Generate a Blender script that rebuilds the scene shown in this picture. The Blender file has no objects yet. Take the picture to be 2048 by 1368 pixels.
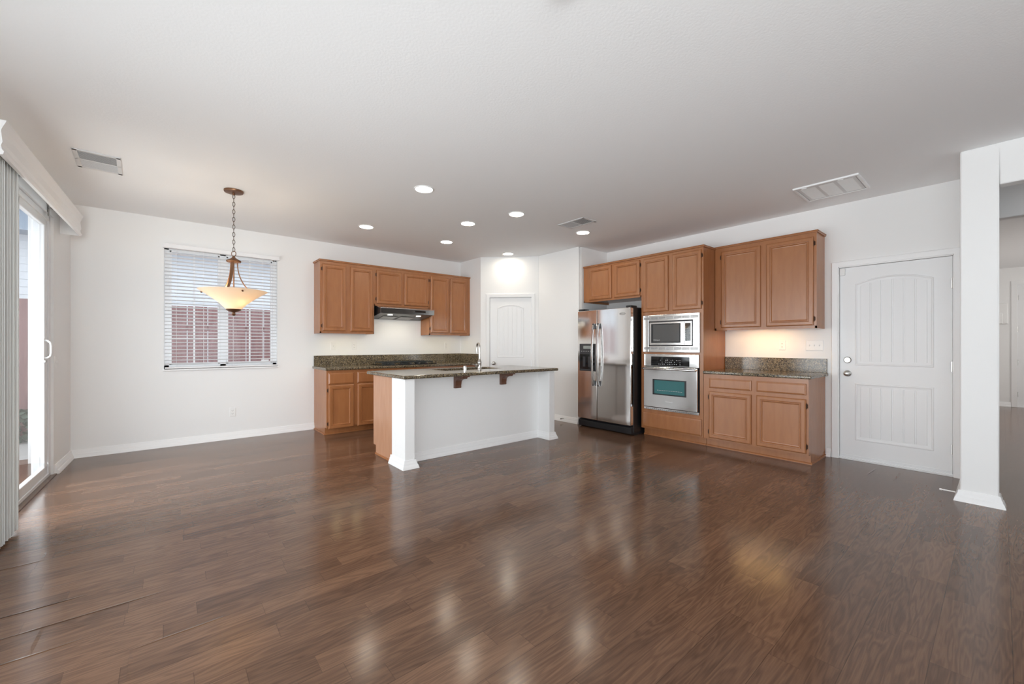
import bpy, bmesh, math, random
from mathutils import Vector, Matrix

S = bpy.context.scene
COL = S.collection
random.seed(7)
PI = math.pi
R = math.radians

# ------------------------------------------------------------------ camera, world, exposure
F_PX, HORIZON, YAW, EYE = 822.3, 689.5, 39.98, 1.225
cam_data = bpy.data.cameras.new('camera')
cam_data.sensor_width = 36.0
cam_data.lens = 36.0 * F_PX / 2048.0
cam_data.shift_y = (HORIZON - 684.0) / 2048.0
cam_data.clip_start = 0.05
cam = bpy.data.objects.new('camera', cam_data)
COL.objects.link(cam)
cam.location = (0, 0, EYE)
cam.rotation_euler = (R(90), 0, R(-YAW))
S.camera = cam

S.view_settings.view_transform = 'Standard'
S.view_settings.look = 'None'
S.view_settings.gamma = 1.0
S.view_settings.use_curve_mapping = False
S.view_settings.exposure = 0.06
try:
    S.cycles.use_denoising = True
    S.cycles.max_bounces = 12
    S.cycles.diffuse_bounces = 9
    S.cycles.glossy_bounces = 4
    S.cycles.transparent_max_bounces = 16
    S.cycles.sample_clamp_indirect = 6.0
    S.cycles.caustics_reflective = False
    S.cycles.caustics_refractive = False
except Exception:
    pass

world = bpy.data.worlds.new('sky')
S.world = world
world.use_nodes = True
bg = world.node_tree.nodes['Background']
bg.inputs['Color'].default_value = (0.86, 0.93, 1.0, 1)
bg.inputs['Strength'].default_value = 2.2


def area(name, loc, rot, sx, sy, power, color=(1, 1, 1), spread=180, portal=False, shape='RECTANGLE', parent=None):
    l = bpy.data.lights.new(name, 'AREA')
    l.shape = shape
    l.size = sx
    l.size_y = sy
    l.energy = power
    l.color = color
    l.spread = R(spread)
    o = bpy.data.objects.new(name, l)
    COL.objects.link(o)
    o.location = loc
    o.rotation_euler = rot
    if portal:
        l.cycles.is_portal = True
    if parent:
        o.parent = parent
    return o


CEIL = 2.743
YA, XB = 6.45, 5.57
LW = R(90 - 1.57)                       # heading of the left wall's own frame
LO = Vector((-0.80, 6.42, 0))           # its far corner


def lw(x, y, z):                        # left wall frame -> room (x runs away from the camera, y runs outdoors)
    c, s = math.cos(LW), math.sin(LW)
    return Vector((LO.x + c * x - s * y, LO.y + s * x + c * y, z))


# unseen area lamps added as fill behind the camera and along the left wall
area('fill_lamp_left', lw(-5.55, 0.06, 1.10), (R(-106), 0, LW), 4.7, 1.5, 33, (0.93, 0.98, 1.0))
area('fill_lamp_left', lw(-5.55, 0.07, 1.10), (R(-105), 0, LW), 4.7, 1.5, 23, (0.93, 0.98, 1.0), 90)
area('fill_lamp_rear', (0.6, -4.15, 1.35), (R(125), 0, R(0)), 2.6, 1.8, 50, (0.93, 0.98, 1.0), 130)
area('fill_lamp_rear', (-0.55, -4.16, 1.35), (R(101), 0, R(-6)), 0.8, 1.8, 27, (0.93, 0.98, 1.0), 70)
area('slider_daylight_fill', lw(-1.65, 1.00, 1.25), (R(-58), 0, LW), 2.3, 2.2, 34, (0.93, 0.98, 1.0), 110)  # added lamp outside the patio door, aimed down to brighten the floor
area('slider_daylight_fill', lw(-1.65, 0.40, 1.15), (R(-110), 0, LW), 1.8, 2.2, 21, (0.93, 0.98, 1.0), 180)  # added lamp out of sight, boosting the daylight through the patio door
area('slider_portal', lw(-1.6, 0.10, 1.2), (R(-90), 0, LW), 1.8, 2.38, 1, portal=True)
area('window_portal', (0.57, 6.62, 1.68), (R(-90), 0, 0), 1.2, 1.5, 1, portal=True)
area('hall_area_light', (10.2, -2.4, 2.0), (R(80), 0, R(10)), 3.0, 1.6, 60, (1.0, 0.98, 0.95))  # area light set free inside the hall, not at a window


# ------------------------------------------------------------------ materials
def mat(name, color, rough=0.5, metal=0.0, spec=0.5, coat=0.0):
    m = bpy.data.materials.new(name)
    m.use_nodes = True
    b = m.node_tree.nodes['Principled BSDF']
    b.inputs['Base Color'].default_value = (*color, 1)
    b.inputs['Roughness'].default_value = rough
    b.inputs['Metallic'].default_value = metal
    b.inputs['Specular IOR Level'].default_value = spec
    b.inputs['Coat Weight'].default_value = coat
    return m


def nodes(m):
    return m.node_tree.nodes, m.node_tree.links, m.node_tree.nodes['Principled BSDF']


def add_bump(m, scale, strength, dist=0.002, vec_scale=None, detail=3):
    n, l, b = nodes(m)
    tc = n.new('ShaderNodeTexCoord')
    nz = n.new('ShaderNodeTexNoise')
    nz.inputs['Scale'].default_value = scale
    nz.inputs['Detail'].default_value = detail
    src = tc.outputs['Object']
    if vec_scale:
        mp = n.new('ShaderNodeMapping')
        mp.inputs['Scale'].default_value = vec_scale
        l.new(src, mp.inputs['Vector'])
        src = mp.outputs['Vector']
    l.new(src, nz.inputs['Vector'])
    bp = n.new('ShaderNodeBump')
    bp.inputs['Strength'].default_value = strength
    bp.inputs['Distance'].default_value = dist
    l.new(nz.outputs['Fac'], bp.inputs['Height'])
    l.new(bp.outputs['Normal'], b.inputs['Normal'])


def wood_mat(name, c1, c2, rough=0.38, sc=(7, 7, 1.2)):
    m = mat(name, c1, rough, spec=0.75)
    n, l, b = nodes(m)
    tc = n.new('ShaderNodeTexCoord')
    mp = n.new('ShaderNodeMapping')
    mp.inputs['Scale'].default_value = sc
    l.new(tc.outputs['Object'], mp.inputs['Vector'])
    nz = n.new('ShaderNodeTexNoise')
    nz.inputs['Scale'].default_value = 3.0
    nz.inputs['Detail'].default_value = 6
    nz.inputs['Distortion'].default_value = 0.6
    l.new(mp.outputs['Vector'], nz.inputs['Vector'])
    cr = n.new('ShaderNodeValToRGB')
    cr.color_ramp.elements[0].position = 0.3
    cr.color_ramp.elements[0].color = (*c2, 1)
    cr.color_ramp.elements[1].position = 0.7
    cr.color_ramp.elements[1].color = (*c1, 1)
    l.new(nz.outputs['Fac'], cr.inputs['Fac'])
    l.new(cr.outputs['Color'], b.inputs['Base Color'])
    return m


def granite_mat(name):
    m = mat(name, (0.1, 0.08, 0.05), 0.12)
    n, l, b = nodes(m)
    tc = n.new('ShaderNodeTexCoord')
    v = n.new('ShaderNodeTexVoronoi')
    v.inputs['Scale'].default_value = 150
    l.new(tc.outputs['Object'], v.inputs['Vector'])
    hs = n.new('ShaderNodeSeparateColor')
    l.new(v.outputs['Color'], hs.inputs['Color'])
    cr = n.new('ShaderNodeValToRGB')
    cr.color_ramp.interpolation = 'CONSTANT'
    e = cr.color_ramp.elements
    e[0].position = 0.0
    e[0].color = (0.035, 0.028, 0.02, 1)
    e[1].position = 0.26
    e[1].color = (0.155, 0.115, 0.065, 1)
    for p, c in ((0.5, (0.235, 0.175, 0.095)), (0.68, (0.09, 0.072, 0.05)), (0.8, (0.32, 0.26, 0.165)), (0.93, (0.17, 0.15, 0.125))):
        k = e.new(p)
        k.color = (*c, 1)
    l.new(hs.outputs['Red'], cr.inputs['Fac'])
    nz = n.new('ShaderNodeTexNoise')
    nz.inputs['Scale'].default_value = 9
    l.new(tc.outputs['Object'], nz.inputs['Vector'])
    mx = n.new('ShaderNodeMixRGB')
    mx.blend_type = 'MULTIPLY'
    mx.inputs['Fac'].default_value = 0.5
    l.new(cr.outputs['Color'], mx.inputs['Color1'])
    l.new(nz.outputs['Fac'], mx.inputs['Color2'])
    mx2 = n.new('ShaderNodeHueSaturation')
    mx2.inputs['Saturation'].default_value = 0.95
    mx2.inputs['Value'].default_value = 1.25
    l.new(mx.outputs['Color'], mx2.inputs['Color'])
    l.new(mx2.outputs['Color'], b.inputs['Base Color'])
    return m


def floor_mat():
    m = mat('dark_walnut_laminate', (0.16, 0.085, 0.055), 0.24, spec=0.36)
    n, l, b = nodes(m)

    def math_(op, a, bb=None, c=None):
        k = n.new('ShaderNodeMath')
        k.operation = op
        for i, v in enumerate((a, bb, c)):
            if v is None:
                continue
            if isinstance(v, (int, float)):
                k.inputs[i].default_value = v
            else:
                l.new(v, k.inputs[i])
        return k.outputs[0]

    tc = n.new('ShaderNodeTexCoord')
    sp = n.new('ShaderNodeSeparateXYZ')
    l.new(tc.outputs['Object'], sp.inputs[0])
    X, Y = sp.outputs['X'], sp.outputs['Y']
    W = 0.10375
    ys = math_('DIVIDE', math_('SUBTRACT', Y, 0.1798), W)
    row = math_('FLOOR', ys)
    wn = n.new('ShaderNodeTexWhiteNoise')
    wn.noise_dimensions = '1D'
    l.new(row, wn.inputs['W'])
    xs = math_('ADD', math_('DIVIDE', X, 0.64), math_('MULTIPLY', wn.outputs['Value'], 9.0))
    piece = math_('FLOOR', xs)
    cb = n.new('ShaderNodeCombineXYZ')
    l.new(row, cb.inputs['X'])
    l.new(piece, cb.inputs['Y'])
    wn2 = n.new('ShaderNodeTexWhiteNoise')
    wn2.noise_dimensions = '2D'
    l.new(cb.outputs[0], wn2.inputs['Vector'])
    tone = wn2.outputs['Value']
    # grain coordinates, shifted per piece
    cg = n.new('ShaderNodeCombineXYZ')
    l.new(math_('ADD', math_('MULTIPLY', X, 1.5), math_('MULTIPLY', tone, 37.0)), cg.inputs['X'])
    l.new(math_('MULTIPLY', Y, 13.0), cg.inputs['Y'])
    l.new(math_('MULTIPLY', tone, 91.0), cg.inputs['Z'])
    n1 = n.new('ShaderNodeTexNoise')
    n1.inputs['Scale'].default_value = 1.0
    n1.inputs['Detail'].default_value = 2.5
    n1.inputs['Distortion'].default_value = 0.5
    l.new(cg.outputs[0], n1.inputs['Vector'])
    # cathedral rings from a sine of the low noise, plus fine pores
    rings = math_('MULTIPLY_ADD', math_('SINE', math_('MULTIPLY', n1.outputs['Fac'], 62.0)), 0.5, 0.5)
    cg2 = n.new('ShaderNodeCombineXYZ')
    l.new(math_('MULTIPLY', X, 9.0), cg2.inputs['X'])
    l.new(math_('MULTIPLY', Y, 190.0), cg2.inputs['Y'])
    l.new(tone, cg2.inputs['Z'])
    n2 = n.new('ShaderNodeTexNoise')
    n2.inputs['Scale'].default_value = 1.0
    n2.inputs['Detail'].default_value = 3
    l.new(cg2.outputs[0], n2.inputs['Vector'])
    fac = math_('ADD', math_('MULTIPLY', rings, 0.22), math_('MULTIPLY', n2.outputs['Fac'], 0.48))
    fac = math_('ADD', fac, math_('MULTIPLY', tone, 0.30))
    cr = n.new('ShaderNodeValToRGB')
    e = cr.color_ramp.elements
    e[0].position = 0.12
    e[0].color = (*FLOOR_DARK, 1)
    e[1].position = 0.9
    e[1].color = (*FLOOR_LIGHT, 1)
    k = e.new(0.5)
    k.color = (*FLOOR_MID, 1)
    l.new(fac, cr.inputs['Fac'])
    # seams of the boards (every second strip) and of strip ends
    fy = math_('FRACT', math_('MULTIPLY', ys, 0.5))
    seam = math_('LESS_THAN', fy, 0.012)
    seam_end = math_('LESS_THAN', math_('FRACT', xs), 0.0035)
    sm = math_('MAXIMUM', seam, math_('MULTIPLY', seam_end, 0.7))
    mx = n.new('ShaderNodeMixRGB')
    l.new(math_('MULTIPLY', sm, 0.55), mx.inputs['Fac'])
    l.new(cr.outputs['Color'], mx.inputs['Color1'])
    mx.inputs['Color2'].default_value = (0.025, 0.014, 0.01, 1)
    l.new(mx.outputs['Color'], b.inputs['Base Color'])
    l.new(math_('MULTIPLY_ADD', n2.outputs['Fac'], 0.08, 0.135), b.inputs['Roughness'])
    h = math_('SUBTRACT', math_('MULTIPLY', n2.outputs['Fac'], 0.06), seam)
    bp = n.new('ShaderNodeBump')
    bp.inputs['Strength'].default_value = 0.10
    bp.inputs['Distance'].default_value = 0.0012
    l.new(h, bp.inputs['Height'])
    l.new(bp.outputs['Normal'], b.inputs['Normal'])
    return m


FLOOR_DARK = (0.070, 0.038, 0.0245)
FLOOR_MID = (0.130, 0.071, 0.044)
FLOOR_LIGHT = (0.215, 0.120, 0.073)


def glass_mat(name, tint=(1, 1, 1), rough=0.0, ior=1.5):
    m = bpy.data.materials.new(name)
    m.use_nodes = True
    n, l = m.node_tree.nodes, m.node_tree.links
    n.clear()
    out = n.new('ShaderNodeOutputMaterial')
    t = n.new('ShaderNodeBsdfTransparent')
    t.inputs['Color'].default_value = (*tint, 1)
    g = n.new('ShaderNodeBsdfGlossy')
    g.inputs['Roughness'].default_value = rough
    fr = n.new('ShaderNodeFresnel')
    fr.inputs['IOR'].default_value = ior
    ge = n.new('ShaderNodeNewGeometry')
    inv = n.new('ShaderNodeMath')          # reflect at the face that is met from outside the pane only
    inv.operation = 'SUBTRACT'
    inv.inputs[0].default_value = 1.0
    l.new(ge.outputs['Backfacing'], inv.inputs[1])
    mu = n.new('ShaderNodeMath')
    mu.operation = 'MULTIPLY'
    l.new(fr.outputs[0], mu.inputs[0])
    l.new(inv.outputs[0], mu.inputs[1])
    mx = n.new('ShaderNodeMixShader')
    l.new(mu.outputs[0], mx.inputs[0])
    l.new(t.outputs[0], mx.inputs[1])
    l.new(g.outputs[0], mx.inputs[2])
    l.new(mx.outputs[0], out.inputs[0])
    return m


def emit_mat(name, color, strength):
    m = mat(name, color, 0.4)
    b = m.node_tree.nodes['Principled BSDF']
    b.inputs['Emission Color'].default_value = (*color, 1)
    b.inputs['Emission Strength'].default_value = strength
    return m


def steel_mat(name, color=(0.69, 0.685, 0.675), rough=0.14, vec=(1, 1, 90), strength=0.02):
    m = mat(name, color, rough, 1.0)
    add_bump(m, 6, strength, 0.001, vec)
    return m


M = {}
M['wall'] = mat('white_wall_paint', (0.86, 0.86, 0.855), 0.75, spec=0.25)
add_bump(M['wall'], 95, 0.10, 0.003)
M['ceiling'] = mat('white_ceiling_paint', (0.89, 0.895, 0.90), 0.85, spec=0.2)
add_bump(M['ceiling'], 70, 0.22, 0.004)
M['trim'] = mat('white_gloss_trim', (0.86, 0.86, 0.86), 0.35, spec=0.4)
M['door'] = mat('white_door_paint', (0.84, 0.845, 0.85), 0.38, spec=0.4)
M['plastic'] = mat('white_plastic', (0.85, 0.85, 0.84), 0.35)
M['vinyl'] = mat('white_vinyl', (0.80, 0.81, 0.82), 0.3)
M['slat'] = mat('white_slat', (0.86, 0.86, 0.87), 0.4)
M['vane'] = mat('off_white_vane', (0.76, 0.77, 0.75), 0.5)
M['floor'] = floor_mat()
M['wood'] = wood_mat('maple_stain', (0.375, 0.152, 0.056), (0.33, 0.128, 0.046), 0.27)
M['woodend'] = wood_mat('pale_maple', (0.50, 0.265, 0.155), (0.45, 0.225, 0.125), 0.27)  # paler tone of the maple, for the island body
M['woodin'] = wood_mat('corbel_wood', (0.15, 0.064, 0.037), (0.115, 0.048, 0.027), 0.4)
M['granite'] = granite_mat('speckled_granite')
M['steel'] = steel_mat('brushed_steel')
M['fridgesteel'] = steel_mat('bright_brushed_steel', (0.92, 0.91, 0.90), 0.10)
M['steeld'] = steel_mat('dark_brushed_steel', (0.42, 0.41, 0.40), 0.26)
M['steelp'] = mat('polished_steel', (0.74, 0.74, 0.74), 0.16, 1.0)
M['hoodsteel'] = mat('black_stainless', (0.10, 0.095, 0.09), 0.18, 0.9)
M['nickel'] = mat('satin_nickel', (0.50, 0.485, 0.46), 0.28, 1.0)
M['black'] = mat('black_enamel', (0.012, 0.012, 0.013), 0.3)
M['blackm'] = mat('black_plastic', (0.018, 0.018, 0.02), 0.5)
M['iron'] = mat('cast_iron', (0.02, 0.024, 0.024), 0.55)
M['blackglass'] = mat('black_glass', (0.006, 0.006, 0.007), 0.05, spec=0.6)
M['oven_glass'] = mat('teal_oven_glass', (0.035, 0.15, 0.155), 0.08, spec=0.6)
M['mw_glass'] = mat('grey_door_glass', (0.10, 0.10, 0.10), 0.08, spec=0.6)
M['dispenser'] = mat('charcoal_plastic', (0.035, 0.036, 0.04), 0.35)
M['lcd'] = mat('grey_display', (0.30, 0.33, 0.31), 0.3)
M['mark'] = mat('pale_printing', (0.55, 0.55, 0.55), 0.4)
M['bronze'] = mat('aged_bronze', (0.22, 0.115, 0.065), 0.38, 0.85)
M['hinge'] = mat('dark_bronze_hinge', (0.07, 0.035, 0.02), 0.4, 0.7)
M['gap'] = mat('dark_vent_gap', (0.16, 0.16, 0.16), 0.8)
M['grille'] = mat('white_metal_grille', (0.72, 0.72, 0.72), 0.45)
M['glass'] = glass_mat('window_glass')
M['wglass'] = glass_mat('low_reflection_window_glass', (0.97, 0.97, 0.97), 0.02, 1.25)  # low index weakens lamp reflections in the far window panes
M['lens'] = emit_mat('lit_lens', (1.0, 0.90, 0.74), 48.0)
M['pucklens'] = emit_mat('lit_puck_lens', (1.0, 0.58, 0.22), 46.0)
M['pucklens_pale'] = emit_mat('lit_pale_puck_lens', (1.0, 0.86, 0.46), 42.0)
M['hoodlens'] = emit_mat('lit_hood_lens', (1.0, 0.97, 0.90), 2.5)
M['concrete'] = mat('pale_concrete', (0.45, 0.44, 0.42), 0.9)
add_bump(M['concrete'], 40, 0.2)
M['fence'] = wood_mat('red_brown_fence', (0.34, 0.19, 0.185), (0.24, 0.13, 0.128), 0.85, (10, 10, 0.8))
M['siding'] = mat('pale_blue_siding', (0.78, 0.82, 0.86), 0.8)
M['fascia'] = mat('blue_grey_fascia', (0.32, 0.39, 0.48), 0.7)
M['roof'] = mat('grey_shingles', (0.25, 0.25, 0.26), 0.9)
M['leaf'] = wood_mat('green_leaves', (0.08, 0.13, 0.09), (0.03, 0.06, 0.035), 0.7, (9, 9, 9))
M['sticker'] = mat('white_sticker', (0.8, 0.8, 0.8), 0.5)

# frosted, lit bowl of the pendant
mb_ = bpy.data.materials.new('frosted_amber_glass')
mb_.use_nodes = True
nn, ll = mb_.node_tree.nodes, mb_.node_tree.links
nn.clear()
_o = nn.new('ShaderNodeOutputMaterial')
_t = nn.new('ShaderNodeBsdfTranslucent')
_t.inputs['Color'].default_value = (0.95, 0.80, 0.62, 1)
_d = nn.new('ShaderNodeBsdfPrincipled')
_d.inputs['Base Color'].default_value = (0.92, 0.84, 0.74, 1)
_d.inputs['Roughness'].default_value = 0.25
_d.inputs['Emission Color'].default_value = (1.0, 0.80, 0.55, 1)
_d.inputs['Emission Strength'].default_value = 0.14
_m = nn.new('ShaderNodeMixShader')
_m.inputs[0].default_value = 0.5
ll.new(_t.outputs[0], _m.inputs[1])
ll.new(_d.outputs[0], _m.inputs[2])
ll.new(_m.outputs[0], _o.inputs[0])
M['bowl'] = mb_


# ------------------------------------------------------------------ mesh helpers
class MB:
    def __init__(self):
        self.bm = bmesh.new()

    def box(self, x0, y0, z0, x1, y1, z1):
        x0, x1 = sorted((x0, x1))
        y0, y1 = sorted((y0, y1))
        z0, z1 = sorted((z0, z1))
        v = [self.bm.verts.new(p) for p in ((x0, y0, z0), (x1, y0, z0), (x1, y1, z0), (x0, y1, z0),
                                            (x0, y0, z1), (x1, y0, z1), (x1, y1, z1), (x0, y1, z1))]
        for f in ((0, 3, 2, 1), (4, 5, 6, 7), (0, 1, 5, 4), (1, 2, 6, 5), (2, 3, 7, 6), (3, 0, 4, 7)):
            self.bm.faces.new([v[i] for i in f])
        return self

    def loft(self, rings, close=True, cap0=True, cap1=True):
        rs = [[self.bm.verts.new(p) for p in r] for r in rings]
        n = len(rs[0])
        for a, b in zip(rs, rs[1:]):
            for i in range(n if close else n - 1):
                j = (i + 1) % n
                try:
                    self.bm.faces.new((a[i], a[j], b[j], b[i]))
                except ValueError:
                    pass
        if cap0:
            self.bm.faces.new(list(reversed(rs[0])))
        if cap1:
            self.bm.faces.new(rs[-1])
        return self

    def prism(self, pts, axis, a, b):
        """polygon pts extruded along axis: x -> pts are (y,z), y -> (x,z), z -> (x,y)"""
        def mk(t):
            if axis == 'x':
                return [(t, p[0], p[1]) for p in pts]
            if axis == 'y':
                return [(p[0], t, p[1]) for p in pts]
            return [(p[0], p[1], t) for p in pts]
        return self.loft([mk(a), mk(b)])

    def cyl(self, p0, p1, r0, r1=None, seg=20):
        r1 = r0 if r1 is None else r1
        p0, p1 = Vector(p0), Vector(p1)
        d = (p1 - p0).normalized()
        u = d.orthogonal().normalized()
        w = d.cross(u)
        ring = lambda p, r: [p + (u * math.cos(2 * PI * i / seg) + w * math.sin(2 * PI * i / seg)) * r for i in range(seg)]
        return self.loft([ring(p0, r0), ring(p1, r1)])

    def tube(self, pts, r, seg=10, closed=False):
        pts = [Vector(p) for p in pts]
        n = len(pts)
        rings = []
        prev = None
        for i, p in enumerate(pts):
            a = pts[(i - 1) % n] if (closed or i > 0) else p
            b = pts[(i + 1) % n] if (closed or i < n - 1) else p
            d = (b - a).normalized()
            u = prev - d * prev.dot(d) if prev is not None else d.orthogonal()
            if u.length < 1e-5:
                u = d.orthogonal()
            u.normalize()
            prev = u
            w = d.cross(u)
            rr = r[i] if isinstance(r, (list, tuple)) else r
            rings.append([p + (u * math.cos(2 * PI * k / seg) + w * math.sin(2 * PI * k / seg)) * rr for k in range(seg)])
        if closed:
            rings.append(rings[0])
            rs = [[self.bm.verts.new(q) for q in rr] for rr in rings[:-1]]
            rs.append(rs[0])
            for a, b in zip(rs, rs[1:]):
                for k in range(seg):
                    try:
                        self.bm.faces.new((a[k], a[(k + 1) % seg], b[(k + 1) % seg], b[k]))
                    except ValueError:
                        pass
            return self
        return self.loft(rings)

    def lathe(self, prof, c=(0, 0, 0), seg=40, cap=True):
        rings = [[(c[0] + r * math.cos(2 * PI * i / seg), c[1] + r * math.sin(2 * PI * i / seg), c[2] + z) for i in range(seg)]
                 for r, z in prof]
        return self.loft(rings, True, cap, cap)

    def lathe_y(self, prof, c=(0, 0, 0), seg=28):
        """turned about the y axis: prof is (radius, y)"""
        rings = [[(c[0] + r * math.cos(2 * PI * i / seg), c[1] + y, c[2] + r * math.sin(2 * PI * i / seg)) for i in range(seg)]
                 for r, y in prof]
        return self.loft(rings)

    def rect_rings(self, x0, x1, z0, z1, steps):
        """front panel facing -y: steps of (inset, y)"""
        rings = [[(x0 + i, y, z0 + i), (x1 - i, y, z0 + i), (x1 - i, y, z1 - i), (x0 + i, y, z1 - i)] for i, y in steps]
        return self.loft(rings)

    def sweep(self, path, prof, closed=False):
        """prof (out, z) swept along an xy path; out is to the right of travel; mitred corners"""
        n = len(path)
        rings = []
        for i in range(n):
            p = Vector(path[i])
            ds = []
            if closed or i > 0:
                ds.append((p - Vector(path[i - 1])).normalized())
            if closed or i < n - 1:
                ds.append((Vector(path[(i + 1) % n]) - p).normalized())
            nr = [Vector((d.y, -d.x)) for d in ds]
            if len(nr) == 2:
                m = (nr[0] + nr[1]).normalized()
                m = m / max(0.2, m.dot(nr[0]))
            else:
                m = nr[0]
            rings.append([(p.x + m.x * o, p.y + m.y * o, z) for o, z in prof])
        if closed:
            rings.append(rings[0])
            return self.loft(rings, True, False, False)
        return self.loft(rings)

    def sweep_xz(self, path, prof, y0=0.0, closed=True):
        """prof (out, dy) swept along an xz outline (front faces -y); out to the left of travel"""
        n = len(path)
        rings = []
        for i in range(n):
            p = Vector(path[i])
            ds = []
            if closed or i > 0:
                ds.append((p - Vector(path[i - 1])).normalized())
            if closed or i < n - 1:
                ds.append((Vector(path[(i + 1) % n]) - p).normalized())
            nr = [Vector((-d.y, d.x)) for d in ds]
            if len(nr) == 2:
                m = (nr[0] + nr[1]).normalized()
                m = m / max(0.25, m.dot(nr[0]))
            else:
                m = nr[0]
            rings.append([(p.x + m.x * o, y0 + dy, p.y + m.y * o) for o, dy in prof])
        if closed:
            rings.append(rings[0])
            return self.loft(rings, True, False, False)
        return self.loft(rings)

    def build(self, name, m, parent=None, bevel=0, bseg=2, smooth=False):
        bm = self.bm
        bmesh.ops.remove_doubles(bm, verts=bm.verts, dist=1e-6)
        bmesh.ops.recalc_face_normals(bm, faces=bm.faces)
        me = bpy.data.meshes.new(name)
        bm.to_mesh(me)
        bm.free()
        if smooth:
            for p in me.polygons:
                p.use_smooth = True
            me.set_sharp_from_angle(angle=R(38))
        me.materials.append(m)
        o = bpy.data.objects.new(name, me)
        COL.objects.link(o)
        if parent:
            o.parent = parent
        if bevel:
            b = o.modifiers.new('edge', 'BEVEL')
            b.width = bevel
            b.segments = bseg
            b.limit_method = 'ANGLE'
            b.angle_limit = R(40)
        return o


def thing(name, label, cat, loc=(0, 0, 0), rz=0.0, group=None, kind=None):
    o = bpy.data.objects.new(name, None)
    COL.objects.link(o)
    o.empty_display_size = 0.1
    o.location = loc
    o.rotation_euler = (0, 0, rz)
    return tag(o, label, cat, group, kind)


def tag(o, label, cat, group=None, kind=None):
    if label:
        o['label'] = label
    if cat:
        o['category'] = cat
    if group:
        o['group'] = group
    if kind:
        o['kind'] = kind
    return o


def struct(name, mb, m, label, cat, bevel=0, loc=(0, 0, 0), rz=0.0):
    o = mb.build(name, m, None, bevel, 3)
    o.location = loc
    o.rotation_euler = (0, 0, rz)
    return tag(o, label, cat, None, 'structure')


def word(txt, size, name, m, parent, mtx, depth=0.0006):
    cu = bpy.data.curves.new('lettering', 'FONT')
    cu.body = txt
    cu.size = size
    cu.align_x = 'CENTER'
    cu.align_y = 'CENTER'
    cu.extrude = depth
    t = bpy.data.objects.new('lettering', cu)
    COL.objects.link(t)
    bpy.context.view_layer.update()
    me = bpy.data.meshes.new_from_object(t.evaluated_get(bpy.context.evaluated_depsgraph_get()))
    bpy.data.objects.remove(t)
    me.transform(mtx)
    me.materials.clear()
    me.materials.append(m)
    o = bpy.data.objects.new(name, me)
    COL.objects.link(o)
    o.parent = parent
    return o


BBP = [(0, 0), (0.034, 0), (0.031, 0.012), (0.024, 0.036), (0.019, 0.040), (0.017, 0.056), (0.012, 0.062), (0.010, 0.080),
       (0.007, 0.086), (0, 0.086)]
WALL_B = R(-90)      # frame of things on the right wall: x runs towards the camera, y into the wall

# ------------------------------------------------------------------ room shell
T = 0.14
fl = MB().box(-1.2, -4.4, -0.12, 14.0, 6.7, 0.0)
flo = struct('floor', fl, M['floor'], 'dark walnut laminate plank floor running through kitchen and hall', 'floor')
for x0, y0, x1, y1 in ((-0.62, 2.670, 0.004, 2.672), (-0.60, 2.457, -0.265, 2.458), (-0.115, 2.246, 0.22, 2.250), (-0.75, 3.492, -0.54, 3.496),
                       (-0.70, 2.878, -0.30, 2.879), (-0.417, 2.664, -0.424, 2.462), (-0.54, 3.496, -0.545, 3.62), (-0.113, 2.24, -0.114, 2.05),
                       (5.02, 0.82, 5.36, 0.80), (5.50, 0.628, 5.02, 0.632)):
    a_, b_ = Vector((x0, y0, 0)), Vector((x1, y1, 0))
    d_ = (b_ - a_).normalized()
    n_ = Vector((-d_.y, d_.x, 0))
    lip = MB()
    rr_ = []
    for q_, hgt in ((a_, 0.0004), (a_ + (b_ - a_) * 0.3, 0.0026), (a_ + (b_ - a_) * 0.7, 0.0026), (b_, 0.0004)):
        rr_.append([q_ - n_ * 0.001, q_ - n_ * 0.001 + Vector((0, 0, hgt)), q_ + n_ * 0.012])
    lip.loft(rr_)
    lip.build('raised_plank_edge', M['floor'], flo)
struct('ceiling', MB().box(-1.4, -4.4, CEIL, 14.0, 6.7, CEIL + 0.12), M['ceiling'], 'white textured flat ceiling over the whole room', 'ceiling')

# far wall, with the window opening
WX0, WX1, WZ0, WZ1 = -0.03, 1.168, 0.93, 2.425
w = MB()
w.box(-1.1, YA, 0, WX0, YA + T, CEIL)
w.box(WX1, YA, 0, 5.8, YA + T, CEIL)
w.box(WX0, YA, 0, WX1, YA + T, WZ0)
w.box(WX0, YA, WZ1, WX1, YA + T, CEIL)
struct('wall_far', w, M['wall'], 'white far wall with the blind-covered window and hood cabinets', 'wall')

# left wall with the sliding door opening and, nearer than the camera, a wide unseen opening added for the fill lamps
SX0, SX1, SZ1 = -2.52, -0.69, 2.42
w = MB()
w.box(SX1, 0, 0, 0.15, T, CEIL)
w.box(-3.1, 0, 0, SX0, T, CEIL)
w.box(SX0, 0, SZ1, SX1, T, CEIL)
w.box(-8.0, 0, 0, -3.1, T, 0.30)
w.box(-8.0, 0, 2.42, -3.1, T, CEIL)
w.box(-10.8, 0, 0, -8.0, T, CEIL)
struct('wall_left', w, M['wall'], 'white left wall around the sliding patio door', 'wall', loc=LO, rz=LW)

# rear wall of the living area, with an unseen opening added for the fill lamps
w = MB()
yr = -4.1
w.box(-1.3, yr - T, 0, -1.02, yr, CEIL)
w.box(2.0, yr - T, 0, 4.95, yr, CEIL)
for a, b in ((-1.02, 2.0),):
    w.box(a, yr - T, 0, b, yr, 0.5)
    w.box(a, yr - T, 2.5, b, yr, CEIL)
struct('wall_rear', w, M['wall'], 'white rear wall behind the camera with one added opening for fill light', 'wall')

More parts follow.
